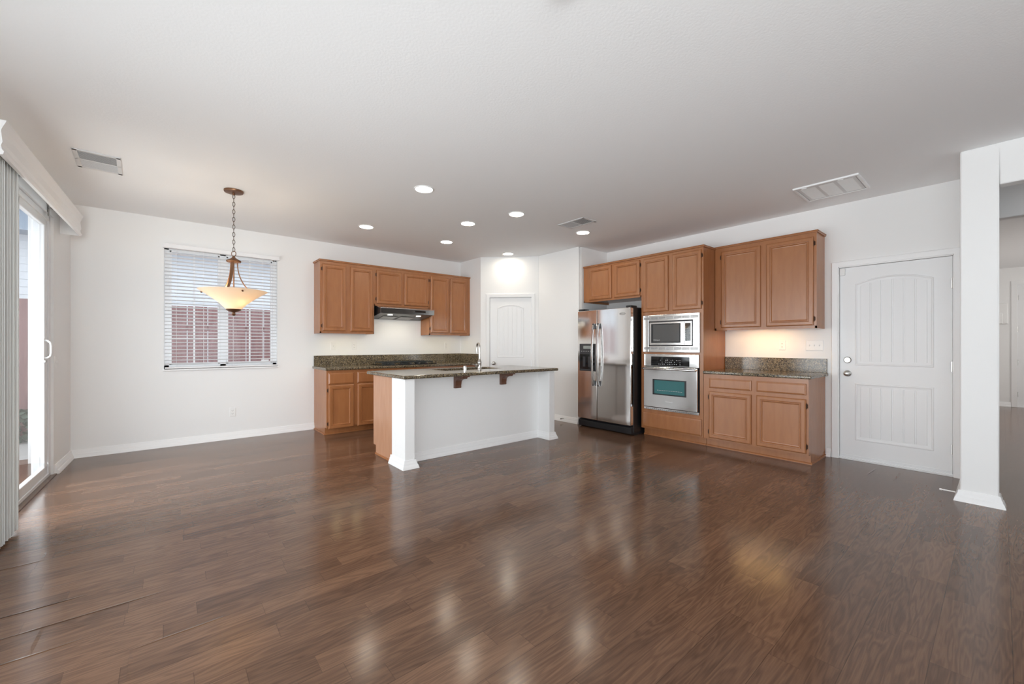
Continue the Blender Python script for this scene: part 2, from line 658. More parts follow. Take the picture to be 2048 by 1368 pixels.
# right wall with the entry door opening
DY0, DY1 = 0.285, 1.142       # opening along y
DZ = 2.07
w = MB()
w.box(XB, DY1, 0, XB + T, 4.32, CEIL)
w.box(XB, 0.10, 0, XB + T, DY0, CEIL)
w.box(XB, DY0, DZ, XB + T, DY1, CEIL)
struct('wall_right', w, M['wall'], 'white right wall behind oven tower and garage door', 'wall')

# corner pantry: left cheek, diagonal, right cheek, fridge recess
PA, PB = (4.164, 5.81), (4.872, 5.102)
FY = 4.20
struct('wall_pantry_left', MB().prism([(4.164, YA), (4.164, 5.81), (4.264, 5.852), (4.264, YA)], 'z', 0, CEIL), M['wall'],
       'narrow white wall between far cabinets and pantry door', 'wall')
struct('wall_pantry_right', MB().prism([(4.872, 5.102), (4.872, FY), (4.972, FY + 0.1), (4.972, 5.142)], 'z', 0, CEIL), M['wall'],
       'white wall between pantry door and refrigerator', 'wall', 0.006)
struct('wall_fridge_side', MB().box(4.93, FY, 0, 5.70, FY + 0.1, CEIL), M['wall'], 'white recess wall beside the refrigerator', 'wall')
w = MB()
DG = math.hypot(PB[0] - PA[0], PB[1] - PA[1])
w.box(0, 0, 0, 0.150, 0.10, CEIL)
w.box(0.884, 0, 0, DG, 0.10, CEIL)
w.box(0.150, 0, 2.05, 0.884, 0.10, CEIL)
struct('wall_pantry', w, M['wall'], 'white diagonal wall around the pantry door', 'wall', loc=(PA[0], PA[1], 0), rz=R(-45))

# pier, its header over the hall opening, and the rest of that wall
OY = 0.015
w = MB()
w.box(4.78, OY, 0, 4.90, 0.215, CEIL)
w.box(4.78, -1.6, 2.427, 4.90, OY, CEIL)
w.box(4.78, -4.1, 0, 4.90, -1.6, CEIL)
struct('wall_pier', w, M['wall'], 'white pier and header at the hall opening on the right', 'wall', 0.012)
struct('wall_pier_end', MB().box(4.90, 0.095, 0, XB + T, 0.215, CEIL), M['wall'], 'white end wall joining pier and garage door wall', 'wall')
# hall: second opening and the entry beyond
w = MB()
w.box(6.07, -0.02, 0, 6.19, 0.6, CEIL)
w.box(6.07, -2.2, 2.427, 6.19, -0.02, CEIL)
w.box(6.07, -4.1, 0, 6.19, -2.2, CEIL)
w = MB()
w.box(6.07, 0.10, 0, 6.19, 0.9, CEIL)
w.box(6.07, -2.2, 2.427, 6.19, 0.10, CEIL)
w.box(6.07, -4.1, 0, 6.19, -2.2, CEIL)
struct('wall_hall_near', w, M['wall'], 'white second header inside the hall opening', 'wall', 0.012)
w = MB()
HX = 12.75
w.box(HX, -0.19, 0, HX + 0.12, 1.2, CEIL)
w.box(HX, -1.15, 2.40, HX + 0.12, -0.19, CEIL)
w.box(HX, -4.1, 0, HX + 0.12, -1.15, CEIL)
struct('wall_hall_far', w, M['wall'], 'white far wall of the hall with a white door', 'wall')
struct('wall_hall_left', MB().box(6.19, 0.9, 0, HX + 0.12, 1.02, CEIL), M['wall'], 'white side wall of the hall', 'wall')
struct('wall_hall_right', MB().box(4.9, -4.22, 0, HX + 0.12, -4.1, CEIL), M['wall'], 'white wall at the hidden side of the hall', 'wall')

# baseboards
def baseboard(name, path, label):
    o = MB().sweep(path, BBP).build(name, M['trim'], smooth=True)
    return tag(o, label, 'baseboard', None, 'structure')


baseboard('baseboard_far', [(-0.80, YA), (1.64, YA)][::1], 'white moulded baseboard along the far wall under the window')
o = MB().sweep([(-0.655, 0), (0.02, 0)], BBP).build('baseboard_left', M['trim'], smooth=True)
o.location = LO
o.rotation_euler = (0, 0, LW)
tag(o, 'short white baseboard between sliding door and room corner', 'baseboard', None, 'structure')
baseboard('baseboard_pantry_right', [(4.872, 5.102), (4.872, FY + 0.002)], 'white baseboard left of the refrigerator')
baseboard('baseboard_door_side', [(XB, 1.245), (XB, 1.205)], 'tiny piece of white baseboard between cabinet and garage door')
baseboard('baseboard_pier', [(XB, 0.215), (4.78, 0.215), (4.78, OY), (4.90, OY)], 'white baseboard wrapping the pier at the hall opening')
baseboard('baseboard_hall', [(HX, 1.0), (HX, -0.11)], 'white baseboard at the far end of the hall')

# ------------------------------------------------------------------ window in the far wall
win = thing('window_1', 'white vinyl two-pane slider window behind the blind', 'window', (0, YA, 0), 0, kind='structure')
f = MB()
fw = 0.05
y0, y1 = 0.055, 0.115
f.box(WX0, y0, WZ0, WX0 + fw, y1, WZ1).box(WX1 - fw, y0, WZ0, WX1, y1, WZ1)
f.box(WX0, y0, WZ0, WX1, y1, WZ0 + fw).box(WX0, y0, WZ1 - fw, WX1, y1, WZ1)
f.box(0.522, y0, WZ0, 0.590, y1, WZ1)
f.build('window_frame', M['vinyl'], win, 0.004)
for x0, x1 in ((WX0 + fw, 0.522), (0.590, WX1 - fw)):
    sash = MB()
    s = 0.022
    sash.box(x0, 0.06, WZ0 + fw, x0 + s, 0.10, WZ1 - fw).box(x1 - s, 0.06, WZ0 + fw, x1, 0.10, WZ1 - fw)
    sash.box(x0, 0.06, WZ0 + fw, x1, 0.10, WZ0 + fw + s).box(x0, 0.06, WZ1 - fw - s, x1, 0.10, WZ1 - fw)
    sh = sash.build('sash', M['vinyl'], win, 0.003)
    MB().box(x0, 0.078, WZ0 + fw, x1, 0.084, WZ1 - fw).build('pane', M['wglass'], sh)
    g = MB()
    xm = 0.259 if x0 < 0.3 else 0.852
    g.box(xm - 0.009, 0.070, WZ0 + fw, xm + 0.009, 0.076, WZ1 - fw)
    for z in ((1.30,) if x0 < 0.3 else ()):
        g.box(x0, 0.070, z - 0.009, x1, 0.076, z + 0.009)
    g.build('grid_bars', M['vinyl'], sh)
MB().box(0.985, 0.066, 0.992, 1.075, 0.069, 1.022).build('sticker', M['sticker'], win)
MB().box(WX0 - 0.012, -0.022, WZ0 - 0.022, WX1 + 0.012, 0.06, WZ0).build('window_sill', M['trim'], win, 0.006)

# horizontal blind
bl = thing('window_blind', 'white horizontal slat blind covering the far wall window', 'blind', (0, YA, WZ0))
vb = MB()
vb.prism([(-0.012, 1.452), (-0.058, 1.452), (-0.062, 1.460), (-0.062, 1.498), (-0.066, 1.506), (-0.012, 1.506)], 'x', WX0 - 0.008, WX1 + 0.016)
vb.build('valance', M['slat'], bl, 0.002)
NS = 32
zs0, pitch = 0.065, 0.0428
for i in range(NS):
    z = zs0 + i * pitch
    s = MB()
    t = -0.17
    pts = []
    for k in range(5):
        a = (k / 4 - 0.5)
        pts.append((-0.006 + a * 0.05, z + a * t * 0.05 + 0.0016 * (1 - 4 * a * a) + 0.0016))
    for k in range(4, -1, -1):
        a = (k / 4 - 0.5)
        pts.append((-0.006 + a * 0.05, z + a * t * 0.05 + 0.0016 * (1 - 4 * a * a) - 0.0016))
    s.prism(pts, 'x', WX0 + 0.008, WX1 - 0.008)
    s.build('slat', M['slat'], bl, smooth=True)
MB().box(WX0 + 0.008, -0.034, 0.006, WX1 - 0.008, 0.02, 0.024).build('bottom_rail', M['slat'], bl, 0.004)
for x in (0.085, 0.35, 0.66, 0.99):
    c = MB()
    c.cyl((x, -0.034, 0.02), (x, -0.034, 1.46), 0.0013, seg=6)
    c.cyl((x, 0.022, 0.02), (x, 0.022, 1.46), 0.0013, seg=6)
    c.build('ladder_cord', M['slat'], bl)
c = MB()
c.cyl((1.125, -0.045, 0.55), (1.125, -0.045, 1.45), 0.0016, seg=6)
c.cyl((1.125, -0.045, 0.51), (1.125, -0.045, 0.55), 0.006, 0.003, seg=8)
c.build('pull_cord', M['slat'], bl)

# ------------------------------------------------------------------ sliding patio door in the left wall
sd = thing('door_1', 'white framed glass sliding patio door in the left wall', 'door', LO, LW, kind='structure')
f = MB()
f.box(SX0, 0.02, 0, SX0 + 0.06, 0.12, SZ1).box(SX1 - 0.06, 0.02, 0, SX1, 0.12, SZ1)
f.box(SX0, 0.02, SZ1 - 0.05, SX1, 0.12, SZ1).box(SX0, 0.02, 0.0, SX1, 0.12, 0.035)
f.build('door_frame', M['vinyl'], sd, 0.004)


def slider_sash(x0, x1, y0, y1, nm):
    s = MB()
    st, zb, zt = 0.085, 0.035, SZ1 - 0.05
    s.box(x0, y0, zb, x0 + st, y1, zt).box(x1 - st, y0, zb, x1, y1, zt)
    s.box(x0, y0, zb, x1, y1, zb + 0.075).box(x0, y0, zt - 0.06, x1, y1, zt)
    o = s.build(nm, M['vinyl'], sd, 0.006)
    MB().box(x0 + st - 0.01, (y0 + y1) / 2 - 0.004, zb + 0.06, x1 - st + 0.01, (y0 + y1) / 2 + 0.004, zt - 0.05).build('pane', M['glass'], o)
    return o


act = slider_sash(-1.64, -0.75, 0.03, 0.068, 'sliding_panel')
slider_sash(-2.46, -1.57, 0.074, 0.112, 'fixed_panel')
h = MB()
hx = -0.80
h.tube([(hx - 0.085, 0.032, 1.265), (hx - 0.085, 0.005, 1.262), (hx - 0.085, -0.014, 1.245), (hx - 0.085, -0.018, 1.215), (hx - 0.085, -0.018, 1.15),
        (hx - 0.085, -0.014, 1.122), (hx - 0.085, 0.005, 1.106), (hx - 0.085, 0.032, 1.103)], 0.0085, 10)
h.box(hx - 0.105, 0.022, 1.09, hx - 0.065, 0.032, 1.28)
h.build('pull_handle', M['plastic'], act, smooth=True)
MB().box(hx - 0.10, 0.012, 1.065, hx - 0.045, 0.03, 1.085).build('latch', M['nickel'], act, 0.002)
tr = MB().box(SX0, -0.016, 0.0, SX1 + 0.03, 0.02, 0.007).build('trim_1', M['floor'])
tr.location, tr.rotation_euler = LO, (0, 0, LW)
tag(tr, 'brown floor threshold strip along the sliding patio door', 'trim', None, 'structure')

# valance over the sliding door, with crown moulding face
va = thing('blind_valance', 'long white moulded valance over the sliding patio door', 'valance', LO, LW)
VX0, VX1 = -2.72, -0.45
vz0, vz1 = 2.318, 2.520
prof = [(-0.135, vz0), (-0.150, vz0 + 0.004), (-0.154, vz0 + 0.022), (-0.146, vz0 + 0.032), (-0.142, vz0 + 0.055), (-0.148, vz0 + 0.075),
        (-0.146, vz0 + 0.10), (-0.142, vz0 + 0.14), (-0.150, vz0 + 0.165), (-0.160, vz1 - 0.012), (-0.163, vz1), (-0.135, vz1)]
MB().prism(prof, 'x', VX0, VX1).build('face_board', M['trim'], va)
MB().box(VX1 - 0.014, -0.135, vz0, VX1, -0.001, vz1).build('end_board', M['trim'], va)
MB().box(VX0, -0.135, vz0, VX0 + 0.014, -0.001, vz1).build('end_board', M['trim'], va)
MB().box(VX0 + 0.014, -0.135, vz1 - 0.014, VX1 - 0.014, -0.0, vz1).build('top_board', M['trim'], va)

# vertical blind: head rail, vanes stacked at the near end, brackets
vbld = thing('vertical_blind', 'off-white vertical blind vanes stacked at the left edge of the photo', 'blind', LO, LW)
MB().box(-2.70, -0.088, 2.462, -0.50, -0.05, 2.498).build('head_rail', M['vane'], vbld, 0.003)
for x in (-0.90, -1.80, -2.6):
    b = MB()
    b.box(x - 0.018, -0.09, 2.4985, x + 0.018, -0.002, 2.503)
    b.box(x - 0.018, -0.007, 2.385, x + 0.018, -0.002, 2.503)
    b.box(x - 0.018, -0.088, 2.452, x + 0.018, -0.002, 2.4615)
    b.build('bracket', M['steeld'], vbld)
nv = 22
for i in range(nv):
    x = -2.285 - i * 0.0165
    a = R(90 + random.uniform(-9, 9))
    yj = random.uniform(-0.007, 0.007)
    vv = MB()
    pts = []
    hw = 0.044
    for side in (1, -1):
        for k in (range(-3, 4) if side == 1 else range(3, -4, -1)):
            s_ = k / 3
            bow = 0.006 * (1 - s_ * s_)
            lx, ly = s_ * hw, bow + side * 0.0007
            pts.append((x + lx * math.cos(a) - ly * math.sin(a), -0.069 + yj + lx * math.sin(a) + ly * math.cos(a)))
    vv.prism(pts, 'z', 0.02, 2.460)
    vv.build('vane', M['vane'], vbld, smooth=True)

# ------------------------------------------------------------------ hinged doors
def arch_outline(x0, x1, z0, z1, rise, n=14):
    pts = [(x0, z0), (x1, z0), (x1, z1)]
    if rise > 0:
        c = (x0 + x1) / 2
        hw = (x1 - x0) / 2
        for i in range(1, n):
            t = i / n
            x = x1 + (x0 - x1) * t
            pts.append((x, z1 + rise * (1 - ((x - c) / hw) ** 2)))
    pts.append((x0, z1))
    return pts


MOULD = [(0.0, 0.0), (0.004, -0.007), (0.012, -0.008), (0.017, -0.003), (0.022, -0.0015), (0.034, -0.0015), (0.038, 0.0)]


def plank_panel(mb_mould, mb_pl, x0, x1, z0, z1, rise, npl, mould_in=0.042):
    out = arch_outline(x0, x1, z0, z1, rise)
    mb_mould.sweep_xz(out, MOULD, 0.0)
    c, hw = (x0 + x1) / 2, (x1 - x0) / 2
    a0, a1 = x0 + mould_in, x1 - mould_in
    wd = (a1 - a0) / npl
    g = 0.0035
    for i in range(npl):
        b0, b1 = a0 + i * wd + g, a0 + (i + 1) * wd - g
        top = lambda x: z1 - mould_in + rise * (1 - ((x - c) / hw) ** 2)
        ps = [(b0, z0 + mould_in), (b1, z0 + mould_in)] + [(b1 + (b0 - b1) * k / 5, top(b1 + (b0 - b1) * k / 5)) for k in range(6)]
        lo = [(px, 0.0, pz) for px, pz in ps]
        cx = (b0 + b1) / 2
        hi = [(px + (0.003 if px < cx - wd * 0.3 else (-0.003 if px > cx + wd * 0.3 else 0)), -0.0045, pz) for px, pz in ps]
        mb_pl.loft([lo, hi])


def panel_door(name, label, W, H, loc, rz, up, lo, casing_w, npl, leaf_off, wall_off, cas):
    """x from 0 (left edge of leaf) to W; leaf front face at y=leaf_off"""
    d = thing(name, label, 'door', loc, rz, kind='structure')
    leaf = MB().box(0.003, leaf_off, 0.012, W - 0.003, leaf_off + 0.04, H - 0.003).build('door_leaf', M['door'], d, 0.002)
    m1, m2 = MB(), MB()
    plank_panel(m1, m2, up[0], up[1], up[2], up[3], up[4], npl)
    plank_panel(m1, m2, lo[0], lo[1], lo[2], lo[3], 0.0, npl)
    for mm, nm in ((m1, 'panel_moulding'), (m2, 'panel_planks')):
        for vtx in mm.bm.verts:
            vtx.co.y += leaf_off
        mm.build(nm, M['door'], leaf, smooth=(nm == 'panel_moulding'))
    # jamb and casing
    j = MB()
    j.box(-0.016, wall_off, 0, 0.0, 0.10, H + 0.016).box(W, wall_off, 0, W + 0.016, 0.10, H + 0.016).box(-0.016, wall_off, H, W + 0.016, 0.10, H + 0.016)
    j.build('door_jamb', M['trim'], d)
    cl, cr_ = cas
    cp = [(0.0, 0.0), (0.0, -0.010), (0.008, -0.014), (0.018, -0.014), (casing_w * 0.55, -0.018), (casing_w - 0.008, -0.020), (casing_w, -0.014), (casing_w, 0.0)]
    c = MB()
    c.sweep_xz([(W + 0.006, 0.0), (W + 0.006, H + 0.008), (-0.006, H + 0.008), (-0.006, 0.0)], [(-o_, wall_off + y_) for o_, y_ in cp], 0.0, closed=False)
    c.build('door_casing', M['trim'], d, smooth=True)
    return d, leaf


def hinges(parent, x, y, zs, m):
    for z in zs:
        h = MB()
        h.cyl((x, y, z - 0.048), (x, y, z + 0.048), 0.0065, seg=10)
        h.cyl((x, y, z - 0.054), (x, y, z - 0.048), 0.004, seg=8).cyl((x, y, z + 0.048), (x, y, z + 0.054), 0.004, seg=8)
        h.box(x - 0.012, y + 0.002, z - 0.046, x + 0.012, y + 0.008, z + 0.046)
        h.build('hinge', m, parent, smooth=True)


def knob(parent, x, y, z, m, name='door_knob'):
    k = MB()
    k.lathe_y([(0.032, 0.0), (0.032, -0.006), (0.026, -0.010), (0.011, -0.014), (0.011, -0.028), (0.022, -0.036), (0.027, -0.048), (0.025, -0.058),
               (0.014, -0.064), (0.002, -0.065)], (x, y, z))
    return k.build(name, m, parent, smooth=True)


# garage door in the right wall: local x runs towards the camera
GL = DY1 - 0.006
gd, gleaf = panel_door('door_2', 'white two-panel arched plank door with deadbolt in the right wall', 0.842, 2.055, (XB, GL, 0), WALL_B,
                       (0.131, 0.718, 1.008, 1.868, 0.062), (0.131, 0.718, 0.212, 0.817), 0.058, 6, 0.028, 0.0, (0, 0))
hinges(gleaf, 0.842, 0.020, (1.80, 1.02, 0.25), M['nickel'])
knob(gleaf, 0.068, 0.028, 0.918, M['nickel'])
k = MB()
k.lathe_y([(0.034, 0.0), (0.034, -0.006), (0.028, -0.012), (0.026, -0.016), (0.002, -0.017)], (0.068, 0.028, 1.062))
k.box(0.050, 0.028 - 0.030, 1.056, 0.086, 0.028 - 0.015, 1.068)
k.build('deadbolt', M['nickel'], gleaf, smooth=True)
s = MB().box(0.0, -0.004, 0.0, 0.842, 0.10, 0.012)
s.box(0.0, 0.012, 0.012, 0.842, 0.026, 0.022)
s.build('threshold', M['vinyl'], gd, 0.002)
MB().box(0.003, 0.022, 0.016, 0.839, 0.028, 0.048).build('door_sweep', M['vinyl'], gleaf, 0.001)

ds = MB().box(-0.022, -0.030, -0.037, 0.022, -0.002, 0.037).build('door_sensor', M['plastic'], None, 0.004)
ds.location = (XB + 0.03, 1.108, 2.008)
ds.rotation_euler = (0, 0, WALL_B)
tag(ds, 'small white alarm sensor box at the top left corner of the garage door', 'sensor')

# pantry door in the diagonal wall
pd, pleaf = panel_door('door_3', 'white arched plank pantry door in the diagonal corner wall', 0.718, 2.038,
                       (PA[0] + 0.158 * math.cos(R(45)), PA[1] - 0.158 * math.sin(R(45)), 0), R(-45),
                       (0.125, 0.593, 1.008, 1.858, 0.062), (0.125, 0.593, 0.212, 0.817), 0.058, 5, 0.016, 0.0, (0, 0))
hinges(pleaf, 0.718, 0.010, (1.79, 1.02, 0.25), M['trim'])
knob(pleaf, 0.068, 0.016, 0.905, M['nickel'])

# hall door far away
hd = thing('door_4', 'white door at the far end of the hall at the right edge', 'door', (HX, -0.176 - 0.012, 0), WALL_B, kind='structure')
hl = MB().box(0.003, 0.02, 0.012, 0.90, 0.06, 2.395).build('door_leaf', M['door'], hd, 0.003)
c = MB()
c.box(-0.075, -0.02, 0, -0.0, 0.012, 2.40).box(0.91, -0.02, 0, 0.985, 0.012, 2.40).box(-0.075, -0.02, 2.40, 0.985, 0.012, 2.475)
c.build('door_casing', M['trim'], hd, 0.004)
hinges(hl, 0.002, 0.012, (2.15, 1.53, 0.88, 0.25), M['nickel'])
MB().box(0.0, 0.0, 0, 0.91, 0.1, 0.012).build('threshold', M['vinyl'], hd)
ch = thing('door_chime', 'white wall box on the hall wall seen past the pier', 'chime', (HX, -0.015, 1.845), WALL_B)
MB().box(-0.10, -0.045, -0.21, 0.055, 0.0, 0.21).build('cover', M['plastic'], ch, 0.012)
MB().box(-0.11, -0.060, -0.20, -0.01, -0.043, 0.0).build('lower_cover', M['plastic'], ch, 0.006)

# ------------------------------------------------------------------ cabinets
def door_front(parent, x0, x1, z0, z1, yf, hinge=None, hz=0.07):
    """framed door, recessed flat panel, back on the face frame at y=yf"""
    d = MB()
    t = 0.022
    d.rect_rings(x0, x1, z0, z1, [(0.0, yf - 0.0005), (0.0, yf - t + 0.009), (0.003, yf - t + 0.004), (0.011, yf - t), (0.038, yf - t),
                                  (0.041, yf - t + 0.005), (0.045, yf - t + 0.0055), (0.048, yf - t + 0.001), (0.053, yf - t + 0.001),
                                  (0.060, yf - t + 0.012), (0.066, yf - t + 0.013)])
    o = d.build('door', M['wood'], parent)
    if hinge:
        hx = x0 - 0.004 if hinge == 'l' else x1 + 0.004
        for z in (z0 + hz, z1 - hz):
            h = MB()
            h.cyl((hx, yf - 0.010, z - 0.022), (hx, yf - 0.010, z + 0.022), 0.0048, seg=8)
            h.cyl((hx, yf - 0.010, z - 0.030), (hx, yf - 0.010, z + 0.030), 0.0028, seg=8)
            sx = -1 if hinge == 'l' else 1
            h.box(hx, yf - 0.003, z - 0.020, hx + sx * 0.012, yf - 0.0004, z + 0.020)
            h.build('hinge', M['hinge'], o, smooth=True)
    return o


def drawer_front(parent, x0, x1, z0, z1, yf):
    t = 0.019
    d = MB()
    d.rect_rings(x0, x1, z0, z1, [(0.0, yf - 0.0005), (0.0, yf - t + 0.008), (0.003, yf - t + 0.005), (0.009, yf - t + 0.004), (0.012, yf - t + 0.001), (0.016, yf - t)])
    return d.build('drawer', M['wood'], parent)


def upper_cabinet(label, W, D, z0, z1, loc, rz, doors, group, crown_ends=(True, True), stile=None):
    c = thing('wall_cabinet', label, 'cabinet', (loc[0], loc[1], z0), rz, group)
    b = MB()
    h = z1 - z0
    b.box(0, 0, 0.026, W, D, h - 0.018)
    b.box(0, 0, 0, W, 0.019, 0.026)
    b.box(0, 0, 0, 0.016, D, 0.026).box(W - 0.016, 0, 0, W, D, 0.026)
    b.build('carcass', M['wood'], c)
    k = MB()
    e0 = 0.014 if crown_ends[0] else 0.0
    e1 = 0.014 if crown_ends[1] else 0.0
    k.box(-e0, -0.020, h - 0.022, W + e1, D, h - 0.008)
    k.box(-e0 - (0.004 if e0 else 0), -0.025, h - 0.008, W + e1 + (0.004 if e1 else 0), D, h)
    k.build('top_moulding', M['wood'], c, 0.002)
    for x0, x1, a, b_, hg in doors:
        door_front(c, x0, x1, a - z0, b_ - z0, 0.0, hg)
    return c


YU = 6.145
DU = YA - YU
GU = 'stained wall cabinets above the far counter'
upper_cabinet('tall two-door wooden wall cabinet left of the range hood', 0.772, DU, 1.388, 2.43, (1.64, YU, 0), 0,
              [(0.030, 0.352, 1.424, 2.366, 'l'), (0.417, 0.748, 1.424, 2.366, None)], GU, (True, False))
upper_cabinet('short two-door wooden wall cabinet directly above the range hood', 0.940, DU, 1.822, 2.43, (2.412, YU, 0), 0,
              [(0.036, 0.440, 1.856, 2.366, 'l'), (0.488, 0.916, 1.856, 2.366, 'r')], GU, (False, False))
upper_cabinet('narrow two-door wooden wall cabinet between range hood and pantry wall', 0.811, DU, 1.388, 2.43, (3.352, YU, 0), 0,
              [(0.016, 0.366, 1.424, 2.366, 'l'), (0.398, 0.742, 1.424, 2.366, None)], GU, (False, False))


def base_cabinet(name, label, W, D, loc, rz, drawers, doors, group=None, H=0.876, shoe_l=False, shoe_r=False):
    c = thing(name, label, 'cabinet', loc, rz, group)
    MB().prism([(0, 0.10), (0.075, 0.10), (0.075, 0.0), (D, 0.0), (D, H), (0, H)], 'x', 0, W).build('carcass', M['wood'], c)
    sh = MB()
    e0 = -0.012 if shoe_l else 0
    e1 = 0.012 if shoe_r else 0
    sh.prism([(0.062, 0), (0.062, 0.010), (0.068, 0.018), (0.075, 0.019), (0.075, 0)], 'x', e0, W + e1)
    if shoe_l:
        sh.box(-0.012, 0.068, 0, 0, D, 0.018)
    if shoe_r:
        sh.box(W, 0.068, 0, W + 0.012, D, 0.018)
    sh.build('shoe_moulding', M['wood'], c)
    for x0, x1, a, b_ in drawers:
        drawer_front(c, x0, x1, a, b_, 0)
    for x0, x1, a, b_, hg in doors:
        door_front(c, x0, x1, a, b_, 0, hg)
    return c


YL = 5.84
DL = YA - YL - 0.004
GB = 'stained base cabinets along the far wall'
base_cabinet('base_cabinet', 'leftmost wooden base cabinet below the far counter, left of island', 0.772, DL, (1.64, YL, 0), 0,
             [(0.023, 0.360, 0.690, 0.842), (0.412, 0.750, 0.690, 0.842)], [(0.023, 0.360, 0.085, 0.676, 'l'), (0.412, 0.750, 0.085, 0.676, 'r')], GB, shoe_l=True)
base_cabinet('base_cabinet', 'wooden base cabinet under the cooktop mostly hidden behind the island', 0.940, DL, (2.412, YL, 0), 0,
             [], [(0.023, 0.455, 0.085, 0.842, 'l'), (0.485, 0.917, 0.085, 0.842, 'r')], GB)
base_cabinet('base_cabinet', 'wooden base cabinet beside the pantry wall mostly hidden behind the island', 0.811, DL, (3.352, YL, 0), 0,
             [(0.023, 0.38, 0.690, 0.842), (0.412, 0.76, 0.690, 0.842)], [(0.023, 0.38, 0.085, 0.676, 'l'), (0.412, 0.76, 0.085, 0.676, 'r')], GB)

# granite on the far run
ct = thing('countertop', 'speckled brown granite counter along the far wall with backsplash', 'countertop', (1.615, 5.81, 0.878))
MB().box(0, 0, 0, 4.163 - 1.615, YA - 5.81 - 0.001, 0.036).build('slab', M['granite'], ct, 0.010, 3)
MB().box(0.02, 0.618, 0.036, 4.163 - 1.615, 0.639, 0.187).build('backsplash', M['granite'], ct, 0.002)
MB().box(4.143 - 1.615, 0.062, 0.036, 4.163 - 1.615, 0.618, 0.187).build('side_splash', M['granite'], ct, 0.002)

# gas cooktop
ck = thing('cooktop', 'black gas cooktop set into the far counter below the hood', 'cooktop', (2.47, 5.90, 0.9145))
MB().box(0, 0, 0, 0.88, 0.46, 0.010).build('cooktop_pan', M['blackglass'], ck, 0.004)
for i in range(3):
    x0 = 0.035 + i * 0.275
    g = MB()
    for x in (x0, x0 + 0.248):
        g.box(x, 0.07, 0.034, x + 0.012, 0.44, 0.046)
    for y in (0.07, 0.245, 0.428):
        g.box(x0, y, 0.034, x0 + 0.26, y + 0.012, 0.046)
    for x in (x0 + 0.09, x0 + 0.16):
        g.box(x, 0.07, 0.036, x + 0.01, 0.44, 0.048)
    for x in (x0, x0 + 0.248):
        for y in (0.07, 0.428):
            g.box(x, y, 0.010, x + 0.012, y + 0.012, 0.036)
    g.build('grate', M['iron'], ck, 0.002)
for x, y, r in ((0.165, 0.15, 0.035), (0.165, 0.35, 0.045), (0.44, 0.25, 0.055), (0.715, 0.15, 0.045), (0.715, 0.35, 0.035)):
    MB().lathe([(r * 1.3, 0.010), (r * 1.3, 0.016), (r, 0.020), (r, 0.028), (r * 0.9, 0.031)], (x, y, 0), 24).build('burner', M['iron'], ck, smooth=True)
for i in range(5):
    MB().lathe([(0.018, 0.010), (0.018, 0.022), (0.014, 0.030), (0.012, 0.030)], (0.16 + i * 0.14, 0.035, 0), 18).build('knob', M['blackm'], ck, smooth=True)

# range hood
hd_ = thing('range_hood', 'black and stainless under-cabinet range hood with two lit lamps', 'hood', (2.44, 5.95, 1.635))
HW = 0.90
MB().prism([(0.49, 0.185), (0.17, 0.185), (0.02, 0.148), (0.02, 0.075), (0.06, 0.064), (0.49, 0.0)], 'x', 0.006, HW - 0.006).build('body', M['black'], hd_, 0.003)
MB().prism([(0.19, 0.187), (0.0, 0.152), (0.0, 0.140), (0.012, 0.138), (0.19, 0.175)], 'x', 0, HW).build('top_lip', M['steelp'], hd_, 0.002)
MB().prism([(0.004, 0.140), (0.010, 0.068), (0.022, 0.068), (0.022, 0.140)], 'x', 0, HW).build('front_panel', M['hoodsteel'], hd_, 0.002)
MB().box(0.56, -0.003, 0.100, 0.74, 0.006, 0.128).build('control_strip', M['blackglass'], hd_, 0.001)
for x in (0.20, 0.68):
    l_ = MB()
    zz = lambda y: 0.064 - (y - 0.06) * 0.149
    cy = 0.13
    ring = [(x + 0.042 * math.cos(2 * PI * i / 20), cy + 0.030 * math.sin(2 * PI * i / 20)) for i in range(20)]
    l_.loft([[(a, b, zz(b) - 0.0005) for a, b in ring], [(a, b, zz(b) - 0.004) for a, b in ring]])
    l_.build('lamp_lens', M['hoodlens'], hd_)
for x in (0.25, 0.54):
    f_ = MB()
    f_.prism([(0.22, zz(0.22) - 0.001), (0.45, zz(0.45) - 0.001), (0.45, zz(0.45) - 0.006), (0.22, zz(0.22) - 0.006)], 'x', x - 0.12, x + 0.12)
    f_.build('grease_filter', M['hoodsteel'], hd_, 0.002)
area('hood_lamp', (0.45, 0.20, 0.03), (0, 0, 0), 0.6, 0.05, 2.0, (1.0, 0.9, 0.72), parent=hd_)

# ------------------------------------------------------------------ right wall run (frame: x towards the camera, y into the wall)
XO = 4.96                   # face of tower, base and fridge cabinets
XU = 5.265                  # face of the wall cabinet
GR = 'stained cabinets along the right wall'
y_t0, y_t1 = 3.165, 2.318   # tower, left and right as seen
upper_cabinet('large two-door wooden wall cabinet above the right counter', y_t1 - 1.262 - 0.004, XB - XU, 1.402, 2.44, (XU, y_t1 - 0.004, 0), WALL_B,
              [(0.078, 0.518, 1.432, 2.372, 'l'), (0.578, 1.026, 1.432, 2.372, 'r')], GR, (False, True))
upper_cabinet('short two-door wooden cabinet above the refrigerator', FY - 0.022 - y_t0, XB - XO, 1.876, 2.43, (XO, FY - 0.022, 0), WALL_B,
              [(0.115, 0.526, 1.903, 2.386, None), (0.574, 0.992, 1.903, 2.386, 'r')], GR, (False, False))

tw = thing('oven_tower_cabinet', 'tall wooden tower cabinet holding the microwave and wall oven', 'cabinet', (XO, y_t0, 0), WALL_B, GR)
TW = y_t0 - y_t1
TD = XB - XO - 0.004
b = MB()
